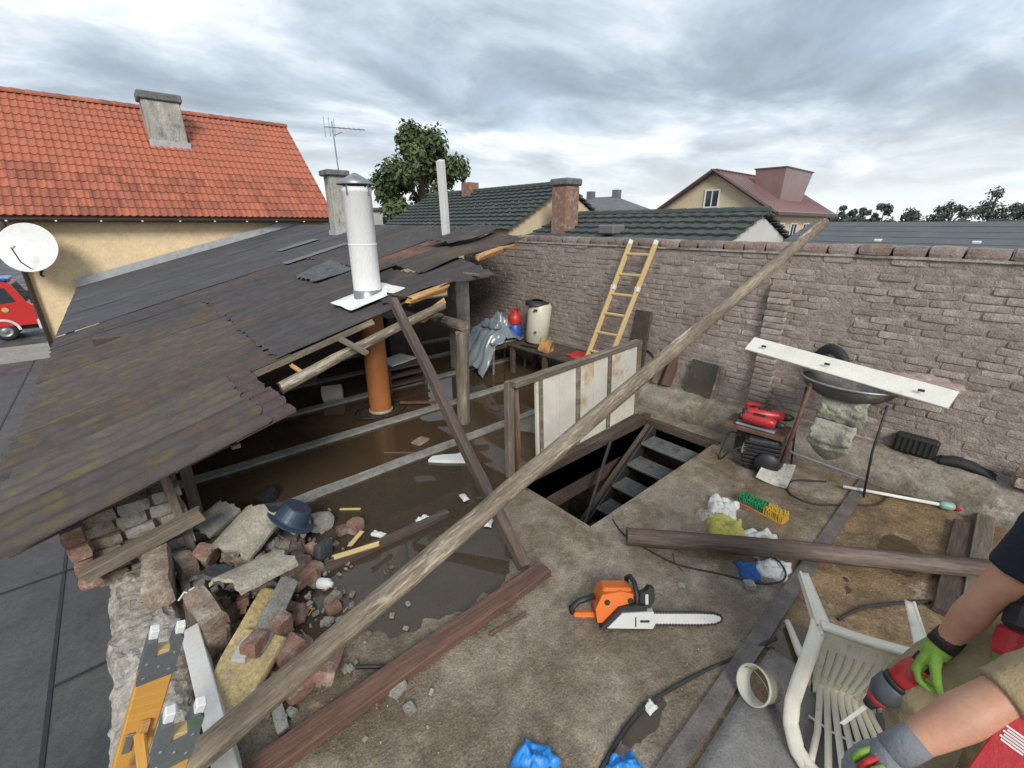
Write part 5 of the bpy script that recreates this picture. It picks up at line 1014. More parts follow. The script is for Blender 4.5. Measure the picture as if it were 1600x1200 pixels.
# low board with the red power tools
t = thing('tool_stand', 'low brown board stand holding the red power tools', 'stand', (4.25, 1.25, 0))
MB().box(-0.26, 0.26, -0.16, 0.16, -0.02, 0.02, 0.004, TRS((4.30, 1.30, 0.36), (0, 0, 96))).build('top_board', 'wood_redbrown', t)
for dx, dy in ((0.06, -0.2), (0.10, 0.16)): MB().box(4.28 + dx, 4.36 + dx, 1.26 + dy, 1.34 + dy, 0.0, 0.34).build('leg', 'wood_dark', t)
tag(MB().box(-0.17, 0.17, -0.12, 0.12, 0, 0.03, 0.012, TRS((4.27, 1.29, 0.381), (0, 0, 96))).build('tool_case_lid', 'zinc'), 'flat grey case lid under the red power tools', 'case')
P('tool_red', (0.44, 0.028, 0.028), (0.36, 0.024, 0.024), 3, 0.35, 0.0)
def power_tool(label, c, rz, s=1.0):
    t = thing('power_tool', label, 'power tool', c, 'red cordless tools on the stand'); M = TRS(c, (0, 0, rz), (s, s, s))
    bd = MB().tube([(-0.13, 0, 0.05), (-0.11, 0, 0.05), (-0.02, 0, 0.05), (0.06, 0, 0.05), (0.10, 0, 0.05)], [0.032, 0.040, 0.043, 0.040, 0.026], 14).build('motor_body', 'tool_red', t, True, M)
    MB().tube([(0.10, 0, 0.05), (0.14, 0, 0.05), (0.16, 0, 0.05)], [0.028, 0.024, 0.010], 12).build('chuck', 'black', t, True, M)
    MB().tube([(-0.13, 0, 0.05), (-0.15, 0, 0.05)], [0.034, 0.028], 12).build('end_cap', 'black', t, True, M)
    MB().tube([(-0.04, 0.02, 0.045), (-0.06, 0.09, 0.04), (-0.065, 0.14, 0.038)], [0.024, 0.02, 0.024], 10).build('grip', 'black', t, True, M)
    MB().box(-0.115, -0.015, 0.135, 0.18, 0.005, 0.07, 0.01).build('battery', 'tool_red', t, False, M)
    MB().box(-0.06, 0.02, -0.02, 0.02, 0.089, 0.0945, 0.002).build('vent_panel', 'black', bd, False, M)
power_tool('red cordless drill lying at the front of the stand', (4.19, 1.24, 0.412), -82, 1.25)
power_tool('red cordless grinder lying behind the drill on the stand', (4.35, 1.25, 0.412), -62, 1.4)
def engine():
    t = thing('old_engine', 'black oily engine block with cream box under the stand', 'engine', (4.19, 1.07, 0.0))
    c = V((4.22, 1.20, 0.0))
    for i in range(7): MB().box(-0.14, 0.14, -0.15, 0.15, 0.05 + i * 0.038, 0.075 + i * 0.038, 0.004, TRS(tuple(c), (0, 0, 20))).build('cooling_fin', 'black', t)
    MB().box(-0.12, 0.12, -0.13, 0.13, 0.0, 0.32, 0.02, TRS(tuple(c), (0, 0, 20))).build('block', 'dark_metal', t)
    MB().lathe([(0.001, 0), (0.10, 0), (0.11, 0.03), (0.10, 0.06), (0.001, 0.06)], TRS((4.12, 1.10, 0.12), (0, -90, 20)), 20).build('flywheel', 'black', t, True)
    MB().box(-0.03, 0.03, -0.02, 0.02, -0.05, 0.05, 0.008, TRS((4.09, 1.30, 0.20), (10, 0, 30))).build('switch_box', 'enamel', t)
engine()
tag(MB().tube(cr([(4.05, 1.32, 0.22), (3.98, 1.40, 0.15), (4.02, 1.46, 0.05), (4.10, 1.52, 0.02), (4.2, 1.5, 0.25), (4.16, 1.38, 0.28)]), 0.008, 6).build('cable', 'rubber', None, True), 'short black cable looping beside the old engine', 'cable')
P('dark_picture', (0.085, 0.068, 0.055), (0.055, 0.045, 0.038), 5, 0.7, 0.2, 30, c3=(0.12, 0.105, 0.085), sc3=4)
t = thing('framed_panel', 'dark framed panel leaning on the ledge by the wall', 'panel', (4.86, 2.14, 0.3))
M, L = frame((4.83, 2.32, 0.30), (4.82, 2.00, 0.29)); M = M @ Matrix.Rotation(R(80), 4, 'X')
MB().box(0, L, 0, 0.40, -0.012, 0.012, 0.003).build('panel', 'dark_picture', t, False, M); MB().box(L, L + 0.022, 0, 0.41, -0.014, 0.014, 0.003).build('pale_edge_strip', 'wood_grey', t, False, M)
t2 = tag(board('leaning_board', (4.80, 2.56, 0.31), (4.93, 2.53, 0.66), 0.16, 0.025, 'wood_redbrown', None, 1.5, 0.003), 'short reddish board leaning left of the framed panel', 'board')
tag(board('leaning_board', (4.79, 2.70, 0.31), (4.93, 2.66, 0.56), 0.12, 0.025, 'wood_grey', None, 1.5, 0.003, 0.004, 0.02), 'short brown splintered board leaning furthest left on the ledge', 'board')
tag(MB().tube([(4.93, 2.98 + 0.16 * math.cos(a), 0.50 + 0.16 * math.sin(a)) for a in [2 * math.pi * k / 24 for k in range(25)]], 0.009, 6, False).build('wire_hoop', 'dark_metal', None, True), 'black wire hoop hanging on the wall by the hatch door', 'wire')
# black vent boxes on the ledge
for i, (y0, y1, x0, x1, z0, z1, lab) in enumerate(((0.07, 0.36, 4.86, 5.0, 0.30, 0.46, 'black moulded crate lying on the wall ledge'), (-0.33, 0.05, 4.84, 5.0, 0.28, 0.37, 'dark curved rubber strip right of the black crate'))):
    t = thing('black_crate' if i == 0 else 'rubber_strip', lab, 'crate' if i == 0 else 'rubber strip', (4.9, (y0 + y1) / 2, z0))
    if i == 0:
        MB().box(x0, x1, y0, y1, z0, z1, 0.02).build('shell', 'black', t)
        for k in range(7): MB().box(x0 - 0.008, x0 + 0.004, y0 + 0.02 + k * 0.038, y0 + 0.04 + k * 0.038, z0 + 0.015, z1 - 0.015).build('rib', 'rubber', t)
    else: MB().slab(lambda u, v: (4.84 + 0.13 * v, y1 + (y0 - y1) * u, 0.34 + 0.05 * math.sin(math.pi * u) - 0.06 * u + 0.01 * noise.noise((u * 5, v, 2))), 18, 4, 0.05).build('strip', 'rubber', t, True)
for r in range(2):
    me = chunk_mesh('ledge_brick', 0.12, 0.20, 0.08, 81 + r, 0.10, 3); me.materials.append(MATS['oldbrick']); tag(link('ledge_brick', me, None, None, TRS((4.80, -0.47, 0.36 + r * 0.085), (0, 0, 8 - 11 * r))), ('lower' if r == 0 else 'upper') + ' loose brick stacked on the ledge at the right edge', 'brick')
clear_plastic('clear_film', (0.55, 0.42, 0.38), 0.35)
tag(cloth('plastic_film', (4.70, 0.30, 0.98), 0.22, 0.46, 0.09, 'clear_film', 12.0), 'reddish clear plastic film bunched behind the white board', 'plastic film')

# ---------------------------------------------------------------- things lying on the right of the floor
P('cloth_white', (0.62, 0.62, 0.60), (0.50, 0.50, 0.48), 8, 0.9, 0.3, 60, c3=(0.35, 0.33, 0.29), sc3=6, t3=0.6); P('cloth_yellow', (0.46, 0.42, 0.10), (0.36, 0.33, 0.085), 7, 0.9, 0.4, 70, c3=(0.28, 0.24, 0.09), sc3=6, t3=0.6)
P('blue_tarp', (0.03, 0.26, 0.72), (0.028, 0.22, 0.62), 4, 0.4, 0.1, 60); P('cloth_blue', (0.02, 0.09, 0.30), (0.016, 0.06, 0.2), 6, 0.8, 0.3, 60)
tag(cloth('white_rag', (3.24, 1.1, 0.0), 0.30, 0.22, 0.12, 'cloth_white', 1.2, None, 20), 'crumpled white rag above the yellow cloth', 'rag')
tag(cloth('grey_rag', (3.09, 1.15, 0.0), 0.14, 0.16, 0.08, 'concrete', 2.9, None, 50, 12), 'small grey rag left of the white rag', 'rag')
tag(cloth('yellow_cloth', (3.0, 0.97, 0.0), 0.32, 0.26, 0.12, 'cloth_yellow', 3.7, None, 30), 'crumpled mustard yellow cloth on the floor', 'cloth')
tag(cloth('white_bag', (3.07, 0.73, 0.0), 0.24, 0.26, 0.09, 'cloth_white', 5.1, None, 60), 'white bag half hidden behind the dark pole', 'bag')
tag(cloth('white_bag', (2.88, 0.59, 0.0), 0.22, 0.20, 0.06, 'cloth_white', 6.6, None, 10), 'white bag lying in front of the dark pole', 'bag')
tag(cloth('blue_glove', (2.71, 0.68, 0.0), 0.17, 0.13, 0.06, 'cloth_blue', 7.2, None, 35, 14), 'crumpled blue glove beside the white bag', 'glove')
def brush():
    c = V((3.48, 0.89, 0.0)); d = V((3.47, 0.73, 0.0)) - V((3.51, 1.07, 0.0)); rz = math.degrees(math.atan2(d.y, d.x)); M = TRS(tuple(c), (0, 0, rz), (1.1, 1.1, 1.1))
    t = thing('scrubbing_brush', 'green and yellow bristled brush lying on the floor', 'brush', c)
    MB().slab(lambda u, v: ((u - 0.5) * 0.34, (v - 0.5) * 0.10, 0.022), 6, 2, 0.022).build('wooden_back', 'wood_fresh', t, False, M)
    P('bristle_green', (0.03, 0.26, 0.10), (0.02, 0.18, 0.07), 30, 0.7, 0.2, 90); P('bristle_yellow', (0.58, 0.38, 0.04), (0.48, 0.30, 0.03), 30, 0.7, 0.2, 90)
    for nm, mt, x0, x1 in (('green_bristles', 'bristle_green', -0.165, 0.03), ('yellow_bristles', 'bristle_yellow', 0.03, 0.168)):
        m = MB(); nx = int((x1 - x0) / 0.011)
        for i in range(nx):
            for j in range(9):
                x = x0 + (i + 0.5) * (x1 - x0) / nx; y = -0.045 + j * 0.0112; m.tube([(x, y, 0.02), (x + rnd(-0.006, 0.006), y + rnd(-0.008, 0.008), 0.075 + rnd(-0.008, 0.008))], [0.0045, 0.0055], 5)
        stuff(m.build(nm, mt, t, False, M))
    MB().box(-0.13, 0.02, -0.062, -0.05, 0.0, 0.02, 0.003).build('red_strip', 'red_plastic', t, False, M)
brush()
t = thing('strip_light', 'white tube lamp with green and red end on the floor', 'lamp tube', (4.49, 0.2, 0.03))
a, b = V((4.32, 0.54, 0.05)), V((4.6, -0.05, 0.05)); P('green_cap', (0.28, 0.45, 0.38), None, 4, 0.4, 0)
MB().tube([a, b], 0.014, 10).build('tube', 'white_trim', t, True); e = (b - a).normalized()
MB().tube([b, b + e * 0.02, b + e * 0.08, b + e * 0.10], [0.018, 0.032, 0.034, 0.022], 12).build('green_cap', 'green_cap', t, True); MB().tube([b + e * 0.10, b + e * 0.16], [0.032, 0.026], 12).build('red_cap', 'red_plastic', t, True)
tag(MB().tube(cr([(4.67, -0.1, 0.02), (4.58, 0.21, 0.02), (4.27, 0.29, 0.02), (4.11, 0.43, 0.02), (3.89, 0.64, 0.02), (3.92, 0.83, 0.02), (4.15, 0.87, 0.02), (4.36, 0.67, 0.02)]), 0.008, 6).build('cable', 'rubber', None, True), 'black cable curving past the lamp tube to the wall', 'cable')
tag(board('short_plank', (4.45, -0.21, 0.03), (3.22, -0.23, 0.03), 0.12, 0.035, 'wood_dark', None), 'dark reddish short plank lying beneath the dark pole', 'plank')
tag(board('short_plank', (4.72, -0.31, 0.06), (3.39, -0.33, 0.04), 0.10, 0.035, 'wood_grey', None), 'paler short plank right of the dark reddish one', 'plank')
tag(MB().tube(cr([(2.48, 1.62, 0.01), (2.4, 1.46, 0.01), (2.39, 1.26, 0.01), (2.42, 1.03, 0.01), (2.56, 0.79, 0.01), (2.67, 0.59, 0.01), (2.76, 0.5, 0.04), (2.86, 0.52, 0.05), (2.93, 0.61, 0.05), (2.84, 0.66, 0.05)]), 0.0065, 6).build('cable', 'rubber', None, True), 'thin black cable from hatch corner to the white bag', 'cable')
tag(MB().tube(cr([(0.98, 0.61, 0.01), (1.1, 0.64, 0.01), (1.4, 0.66, 0.01), (1.73, 0.58, 0.01), (2.06, 0.46, 0.01), (2.28, 0.37, 0.04)]), 0.011, 8).build('cable', 'rubber', None, True), 'thick black cable crossing the foreground floor', 'cable')
tag(MB().tube(cr([(2.71, 0.18, 0.02), (2.91, 0.11, 0.02), (3.11, -0.02, 0.02), (3.29, -0.16, 0.02)]), 0.009, 6).build('cable', 'rubber', None, True), 'short black cable behind the white chair legs', 'cable')
tag(MB().tube(cr([(2.49, 1.11, 0.01), (2.42, 1.05, 0.01), (2.39, 0.98, 0.01)]), 0.004, 5).build('wire', 'rusty', None, True), 'thin rusty wire under the left end of the dark pole', 'wire')
tag(cloth('blue_tarp', (0.8, 0.81, 0.0), 0.28, 0.17, 0.10, 'blue_tarp', 1.9, None, 20, 44, 0.8), 'bright blue tarp corner at the bottom centre, left piece', 'tarp')
tag(cloth('blue_tarp', (1.12, 0.51, 0.0), 0.22, 0.14, 0.08, 'blue_tarp', 4.9, None, 70, 44, 0.8), 'bright blue tarp corner at the bottom centre, right piece', 'tarp')
tag(cloth('scrap', (1.45, 0.64, 0.0), 0.06, 0.05, 0.03, 'white_foam', 9.9, None, 0, 8), 'small white paper scrap by the thick black cable', 'scrap')
tag(board('iron_offcut', (0.46, 1.76, 0.03), (0.59, 1.65, 0.03), 0.02, 0.02, 'black', None), 'short black iron offcut beside the reddish-brown plank', 'offcut')
P('grey_felt', (0.23, 0.22, 0.21), (0.19, 0.18, 0.17), 4, 0.4, 0.3, 60, c3=(0.14, 0.12, 0.10), sc3=2.2, t3=0.52, w3=0.15, r3=0.15, grain=0.25)
t = tag(MB().slab(lambda u, v: (0.95 + 1.25 * u, -1.2 + 1.57 * v, 0.034 + 0.005 * noise.noise((u * 4, v * 4, 0))), 24, 24, 0.006).build('grey_felt_sheet', 'grey_felt', None, True), 'smooth grey wet felt sheet on the floor under the chair', 'felt sheet')

# ---------------------------------------------------------------- chainsaw
def chainsaw():
    P('saw_orange', (0.72, 0.17, 0.025), (0.66, 0.15, 0.022), 3, 0.4, 0.03, 40); P('saw_white', (0.60, 0.60, 0.57), (0.55, 0.55, 0.52), 3, 0.4, 0.0); P('saw_bar', (0.66, 0.66, 0.62), (0.55, 0.55, 0.51), 8, 0.45, 0.05, 60)
    o = V((1.76, 0.96, 0.0)); d = V((2.21, 0.59, 0.0)) - o; rz = math.degrees(math.atan2(d.y, d.x))
    t = thing('chainsaw', 'orange and white chainsaw lying on the concrete floor', 'chainsaw', o); M = TRS(tuple(o), (-22, 0, rz - 2), (0.96,) * 3)
    # local x forward along the bar, y to the left (away from the viewer), z up
    def B(nm, a, mt, b=0.01, par=t): return MB().box(*a, b).build(nm, mt, par, False, M)
    body = MB().prism([(-0.20, 0.02), (-0.21, 0.10), (-0.17, 0.185), (-0.06, 0.205), (0.03, 0.19), (0.06, 0.12), (0.05, 0.02)], -0.17, M @ Matrix(((1, 0, 0, 0), (0, 0, -1, 0.0), (0, 1, 0, 0.01), (0, 0, 0, 1)))).build('engine_housing', 'saw_orange', t)
    B('top_cover', (-0.165, 0.02, 0.02, 0.15, 0.195, 0.225), 'saw_orange', 0.014); B('crankcase', (-0.16, 0.13, 0.0, 0.165, 0.0, 0.06), 'black', 0.012)
    MB().prism([(-0.15, 0.008), (-0.06, 0.095), (0.02, 0.10), (0.125, 0.105), (0.135, 0.03), (0.12, 0.005)], 0.045, M @ Matrix(((1, 0, 0, 0), (0, 0, -1, 0.0), (0, 1, 0, 0.012), (0, 0, 0, 1)))).build('sprocket_cover', 'saw_white', t)
    MB().prism([(-0.19, 0.0), (-0.075, 0.115), (0.02, 0.14), (0.09, 0.13), (0.09, 0.105), (-0.06, 0.10), (-0.15, 0.0)], 0.035, M @ Matrix(((1, 0, 0, 0), (0, 0, -1, -0.001), (0, 1, 0, 0.012), (0, 0, 0, 1)))).build('dark_skirt', 'black', t)
    B('lettering_bar', (0.045, 0.10, -0.048, -0.0455, 0.055, 0.068), 'black', 0.0); B('lettering_bar', (0.015, 0.022, -0.048, -0.0455, 0.03, 0.085), 'black', 0.0)
    for x, z in ((0.0, 0.16), (-0.14, 0.15), (-0.02, 0.12)): MB().lathe([(0.001, 0.004), (0.014, 0.004), (0.018, 0)], M @ TRS((x, 0.0, z), (90, 0, 0)), 12).build('vent_hole', 'black', t)
    # rear handle
    B('rear_handle_base', (-0.34, -0.19, 0.06, 0.12, 0.0, 0.055), 'saw_orange', 0.014); MB().tube([M @ V((-0.335, 0.09, 0.03)), M @ V((-0.345, 0.09, 0.075)), M @ V((-0.30, 0.09, 0.115)), M @ V((-0.20, 0.09, 0.15))], 0.019, 10).build('rear_grip', 'black', t, True)
    # front handle hoop and hand guard
    MB().tube([M @ V(p) for p in ((0.03, -0.02, 0.09), (0.035, -0.02, 0.20), (0.03, 0.02, 0.262), (0.025, 0.10, 0.268), (0.02, 0.165, 0.235), (0.02, 0.18, 0.10), (0.03, 0.17, 0.03))], 0.0145, 10).build('front_handle', 'black', t, True)
    MB().prism([(0.055, 0.10), (0.115, 0.11), (0.15, 0.17), (0.145, 0.235), (0.115, 0.24), (0.095, 0.215), (0.06, 0.20)], 0.05, M @ Matrix(((1, 0, 0, 0), (0, 0, -1, 0.05), (0, 1, 0, 0), (0, 0, 0, 1)))).build('hand_guard', 'black', t)
    B('guard_sticker', (0.09, 0.108, -0.0035, -0.001, 0.14, 0.20), 'saw_white', 0.0)
    # bar and chain
    bar = MB().prism([(0.10, 0.03), (0.42, 0.028), (0.50, 0.034), (0.535, 0.048), (0.542, 0.062), (0.532, 0.076), (0.50, 0.087), (0.42, 0.092), (0.10, 0.092)], 0.006, M @ Matrix(((1, 0, 0, 0), (0, 0, -1, -0.008), (0, 1, 0, 0), (0, 0, 0, 1)))).build('guide_bar', 'saw_bar', t)
    out = [(0.12, 0.026), (0.42, 0.024), (0.505, 0.030), (0.541, 0.046), (0.548, 0.062), (0.538, 0.080), (0.503, 0.092), (0.42, 0.097), (0.12, 0.097)]
    MB().tube([M @ V((x, -0.011, z)) for x, z in out], 0.0055, 6).build('chain', 'black', t)
    m = MB()
    for (x0, z0), (x1, z1) in zip(out[:-1], out[1:]):
        k = max(1, int(math.hypot(x1 - x0, z1 - z0) / 0.018))
        for i in range(k): x, z = x0 + (x1 - x0) * i / k, z0 + (z1 - z0) * i / k; m.box(x - 0.005, x + 0.005, -0.015, -0.007, z - 0.0075, z + 0.0075)
    m.build('cutters', 'black', t, False, M)
    B('spike_bumper', (0.115, 0.135, 0.0, 0.05, 0.09, 0.12), 'zinc', 0.003)
chainsaw()
# ---------------------------------------------------------------- bucket by the chair
BR = [math.degrees(a) for a in V((-0.80, 0.40, 0.42)).to_track_quat('Z', 'Y').to_euler()]
t, M = bucket('bucket', 'dirty white bucket tipped beside the fallen chair', (1.93, 0.28, 0.08), BR, 0.062, 0.082, 0.135, 'dirty_white')
MB().lathe([(0.001, 0.06), (0.069, 0.06)], M, 20).build('mud', 'slab_ochre', t)
# ---------------------------------------------------------------- fallen plastic chair
def chair():
    P('chair_white', (0.80, 0.75, 0.62), (0.73, 0.68, 0.56), 5, 0.45, 0.05, 50, c3=(0.42, 0.32, 0.20), sc3=7, t3=0.63, c4=(0.58, 0.54, 0.44), sc4=14, t4=0.60)
    o = V((2.185, 0.045, 0.03))                    # middle of the seat's rear edge, on the floor
    wd = V((0.15, -0.34, 0)); rz = math.degrees(math.atan2(wd.y, wd.x))
    t = thing('plastic_chair', 'dirty white plastic garden chair lying on its back', 'chair', o); M = TRS(tuple(o), (0, 0, rz))
    # local: x across the seat, z up along the seat (which leans a little to the viewer), y away from the viewer = the direction of the legs
    W = 0.125; TL = 0.22
    def sp(x, y, z): return (x * (1 + 0.50 * z / 0.46), y - TL * z - 0.02 * math.sin(math.pi * min(1, z / 0.46)), z)
    n = 10; sw = 2 * W / n; seat = MB()
    def strip(x0, x1, z0, z1):
        k = 5
        seat.slab(lambda u, v: sp(x0 + (x1 - x0) * v, 0.0, z0 + (z1 - z0) * u), k, 1, V((0, 0.012, 0)))
    strip(-W, W, 0.0, 0.10); strip(-W, W, 0.335, 0.46)
    for i in range(n): strip(-W + i * sw + (0.0024 if 0 < i else 0), -W + (i + 1) * sw - (0.0024 if i < n - 1 else 0), 0.0995, 0.3355)
    seat.build('seat', 'chair_white', t, False, M)
    for i in range(n): MB().slab(lambda u, v: tuple(V(sp(-W + i * sw + 0.006 + (sw - 0.012) * v, -0.004, 0.05 + 0.36 * u))), 6, 1, V((0, 0.004, 0))).build('seat_rib', 'chair_white', t, False, M)
    yt = -TL * 0.46
    MB().slab(lambda u, v: ((u * 2 - 1) * W * 1.52, yt - 0.012 + 0.055 * v, 0.462 + 0.016 * math.sin(math.pi * (0.25 + 0.6 * v)) - 0.012 * (1 - (u * 2 - 1) ** 2)), 16, 5, 0.016).build('front_edge', 'chair_white', t, True, M)
    for sg in (-1, 1):
        x = sg * W * 1.42
        MB().slab(lambda u, v: (x + sg * (0.040 * u) + (v - 0.5) * (0.058 - 0.018 * u), yt + 0.01 + 0.33 * u, 0.466 + 0.010 * u - 0.006 * math.sin(math.pi * v)), 10, 4, 0.012).build('front_leg', 'chair_white', t, True, M)
        MB().slab(lambda u, v: (x + sg * (0.029 + 0.03 * u), yt + 0.01 + 0.33 * u, 0.466 + 0.010 * u - (0.055 - 0.02 * u) * v), 10, 3, V((sg * -0.008, 0, 0))).build('front_leg_flange', 'chair_white', t, False, M)
        MB().tube([M @ V(p) for p in ((sg * W * 0.92, 0.0, 0.03), (sg * W * 1.2, 0.18, 0.0), (sg * W * 1.5, 0.38, 0.0))], [0.024, 0.022, 0.016], 8).build('rear_leg', 'chair_white', t, True)
        arm = [V((sg * W * 1.52, yt + 0.05, 0.455)), V((sg * W * 1.66, yt - 0.02, 0.44)), V((sg * W * 1.86, yt - 0.09, 0.36)), V((sg * W * 2.0, yt - 0.13, 0.25)), V((sg * W * 2.08, yt - 0.16, 0.15)), V((sg * W * 2.08, yt - 0.21, 0.08)), V((sg * W * 1.92, yt - 0.30, 0.05)), V((sg * W * 1.5, yt - 0.38, 0.045)), V((sg * W * 0.9, yt - 0.43, 0.045))]
        def fa(u, v):
            k = u * (len(arm) - 1); i = min(len(arm) - 2, int(k)); p = arm[i].lerp(arm[i + 1], k - i)
            p0 = arm[max(0, i - 1)]; d = (arm[i + 1] - arm[i]).normalized(); w = d.cross(V((sg * 0.30, -0.55, 0.78))).normalized()
            return tuple(p + w * ((v - 0.5) * 0.060) + V((0, -0.3, 0.9)) * 0.008 * (1 - (2 * v - 1) ** 2))
        MB().slab(fa, 40, 4, V((0, 0.004, -0.012))).build('armrest', 'chair_white', t, True, M)
        MB().slab(lambda u, v: (sg * (W * (1.5 - 0.5 * (1 - u)) + 0.05 * math.sin(math.pi * u) * v), -TL * 0.46 * u - 0.035 * v, 0.46 * u), 10, 3, V((sg * 0.006, 0, 0))).build('side_rail', 'chair_white', t, True, M)
    ns = 8
    for i in range(ns):
        f = (i + 0.5) / ns * 2 - 1; x0 = f * W * 0.90; x1 = f * W * 1.75; y1 = yt - 0.42 + 0.13 * f * f
        pts = [V((x0, -0.01, 0.035)), V((x0 * 1.05, -0.08, 0.022)), V((x0 * 0.55 + x1 * 0.45, -0.26, 0.03)), V((x1, y1, 0.042))]
        def fs(u, v):
            k = u * 3; j = min(2, int(k)); p = pts[j].lerp(pts[j + 1], k - j); return (p.x + (v - 0.5) * 0.027, p.y, p.z + 0.006 * math.sin(math.pi * v))
        MB().slab(fs, 12, 3, 0.009).build('back_slat', 'chair_white', t, True, M)
    MB().tube([M @ V((f * W * 1.32, -0.245 + 0.05 * f * f, 0.022)) for f in (-1, -0.5, 0, 0.5, 1)], 0.006, 6).build('back_cross_bar', 'chair_white', t, True)
    MB().slab(lambda u, v: ((u * 2 - 1) * W * 1.75, yt - 0.41 + 0.13 * (u * 2 - 1) ** 2 - 0.075 * v, 0.046 + 0.012 * math.sin(math.pi * v)), 24, 4, 0.014).build('back_rim', 'chair_white', t, True, M)
    MB().slab(lambda u, v: ((u * 2 - 1) * W * 1.0, 0.012 - 0.06 * v, 0.055 - 0.035 * v), 12, 3, 0.012).build('seat_back_joint', 'chair_white', t, True, M)
chair()
# ---------------------------------------------------------------- grit
def grit():
    vs = []; fs = []; rg = random.Random(8)
    for i in range(5200):
        x = rg.uniform(-0.1, 4.5); y = rg.uniform(-0.2, 3.4)
        if HX0 - 0.05 < x < HX1 + 0.05 and HY0 - 0.05 < y < HY1 + 0.05: continue
        near = math.exp(-((x - 0.45) ** 2 + (y - 2.1) ** 2) / 0.9)
        if rg.random() > 0.35 + 0.65 * near: continue
        z = floor_h(x, y)
        if z < 0.001: continue
        s = rg.uniform(0.0025, 0.0065) * (1 + 1.6 * near * rg.random()); k = len(vs)
        for d in ((1, 0, 0), (-0.6, 0.8, 0), (-0.5, -0.8, 0.1), (0.1, 0, 0.9)): vs.append((x + d[0] * s * rg.uniform(0.6, 1.3), y + d[1] * s * rg.uniform(0.6, 1.3), z + d[2] * s))
        fs += [(k, k + 1, k + 3), (k + 1, k + 2, k + 3), (k + 2, k, k + 3)]
    o = stuff(MB().add(vs, fs).build('grit', 'oldbrick')); tag(o, 'fine brick grit and sawdust scattered over the concrete', 'grit')
grit()
def shards():
    rg = random.Random(31)
    for mt, nm, lab, cnt in (('oldbrick', 'brick_shards', 'small broken brick shards strewn through the rubble heap', 190), ('concrete', 'mortar_crumbs', 'grey mortar crumbs strewn round the rubble heap', 190), ('wood_fresh', 'wood_chips', 'pale wood chips scattered beside the rubble and pole', 90)):
        m = MB()
        for i in range(cnt):
            x = 0.28 + 0.26 * rg.gauss(0, 1); y = 2.62 + 0.42 * rg.gauss(0, 1)
            if x < -0.12 or y > 3.4: continue
            k = math.exp(-((x - 0.22) / 0.25) ** 2 - ((y - 2.75) / 0.4) ** 2); s = rg.uniform(0.012, 0.045)
            z = max(0.0, floor_h(x, y)) + 0.004 + rg.uniform(0, 0.13) * k; sz = (s, s * rg.uniform(0.5, 0.9), s * 0.5) if mt != 'wood_fresh' else (s * 1.8, s * 0.22, s * 0.12)
            me = chunk_mesh('x', *sz, i * 0.37, 0.25, 1); M = TRS((x, y, z + sz[2] * 0.3), (rg.uniform(-30, 30), rg.uniform(-30, 30), rg.uniform(0, 360)))
            m.add([v.co for v in me.vertices], [tuple(p.vertices) for p in me.polygons], M); bpy.data.meshes.remove(me)
        tag(stuff(m.build(nm, mt)), lab, 'debris')
shards()
rg = random.Random(77); cnt = 0
hp = [chunk_mesh('rubble_piece', 1.0, 0.72, 0.55, q * 1.9 + 0.4, 0.20, 3, 0.8 if q % 2 else 0.0) for q in range(6)]
while cnt < 46:
    x = 0.20 + 0.20 * rg.gauss(0, 1); y = 2.80 + 0.30 * rg.gauss(0, 1)
    if not (-0.10 < x < 0.75 and 2.2 < y < 3.35): continue
    k = math.exp(-((x - 0.18) / 0.28) ** 2 - ((y - 2.85) / 0.38) ** 2); s = rg.uniform(0.05, 0.12); me = hp[cnt % 6].copy() if cnt < 24 else None
    mt = ('oldbrick', 'concrete', 'plaster', 'redbrick')[cnt % 4]
    if me: me.materials.append(MATS[mt]); hp.append(me)
    else: me = hp[6 + cnt % 24]
    tag(link('rubble_piece', me, None, None, TRS((x, y, 0.02 + 0.20 * k * rg.uniform(0.5, 1.0)), (rg.uniform(-35, 35), rg.uniform(-35, 35), rg.uniform(0, 360)), (s, s, s))), {'oldbrick': 'dusty brown brick lump', 'concrete': 'grey concrete lump', 'plaster': 'pale plaster lump', 'redbrick': 'small red brick lump'}[me.materials[0].name] + ' lying loose among the rubble heap', 'rubble', heap); cnt += 1

# ================================================================ PEOPLE AT THE RIGHT EDGE
P('skin', (0.52, 0.285, 0.185), (0.45, 0.235, 0.15), 9, 0.5, 0.12, 90, c3=(0.50, 0.22, 0.145), sc3=6, t3=0.46, w3=0.25, c4=(0.36, 0.19, 0.12), sc4=30, t4=0.58, w4=0.3, bd=0.003); P('navy', (0.012, 0.016, 0.032), (0.009, 0.012, 0.024), 6, 0.9, 0.3, 90); P('khaki', (0.36, 0.285, 0.165), (0.29, 0.225, 0.13), 5, 0.9, 0.4, 60)
P('sand_shirt', (0.36, 0.27, 0.15), (0.31, 0.23, 0.125), 5, 0.9, 0.4, 60); P('glove_green', (0.24, 0.42, 0.06), (0.19, 0.34, 0.05), 5, 0.8, 0.3, 90); P('glove_grey', (0.22, 0.235, 0.25), (0.17, 0.18, 0.195), 6, 0.85, 0.3, 90)
P('strap_red', (0.50, 0.03, 0.035), (0.42, 0.025, 0.03), 4, 0.6, 0.2, 60); P('hair', (0.03, 0.02, 0.014), None, 10, 0.8, 0.5, 60); P('boot', (0.02, 0.018, 0.016), None, 6, 0.5, 0.2, 40); P('saw_grey', (0.085, 0.095, 0.11), (0.07, 0.08, 0.09), 5, 0.5, 0.05, 40)
def lerp(a, b, t): return V(a).lerp(V(b), t)
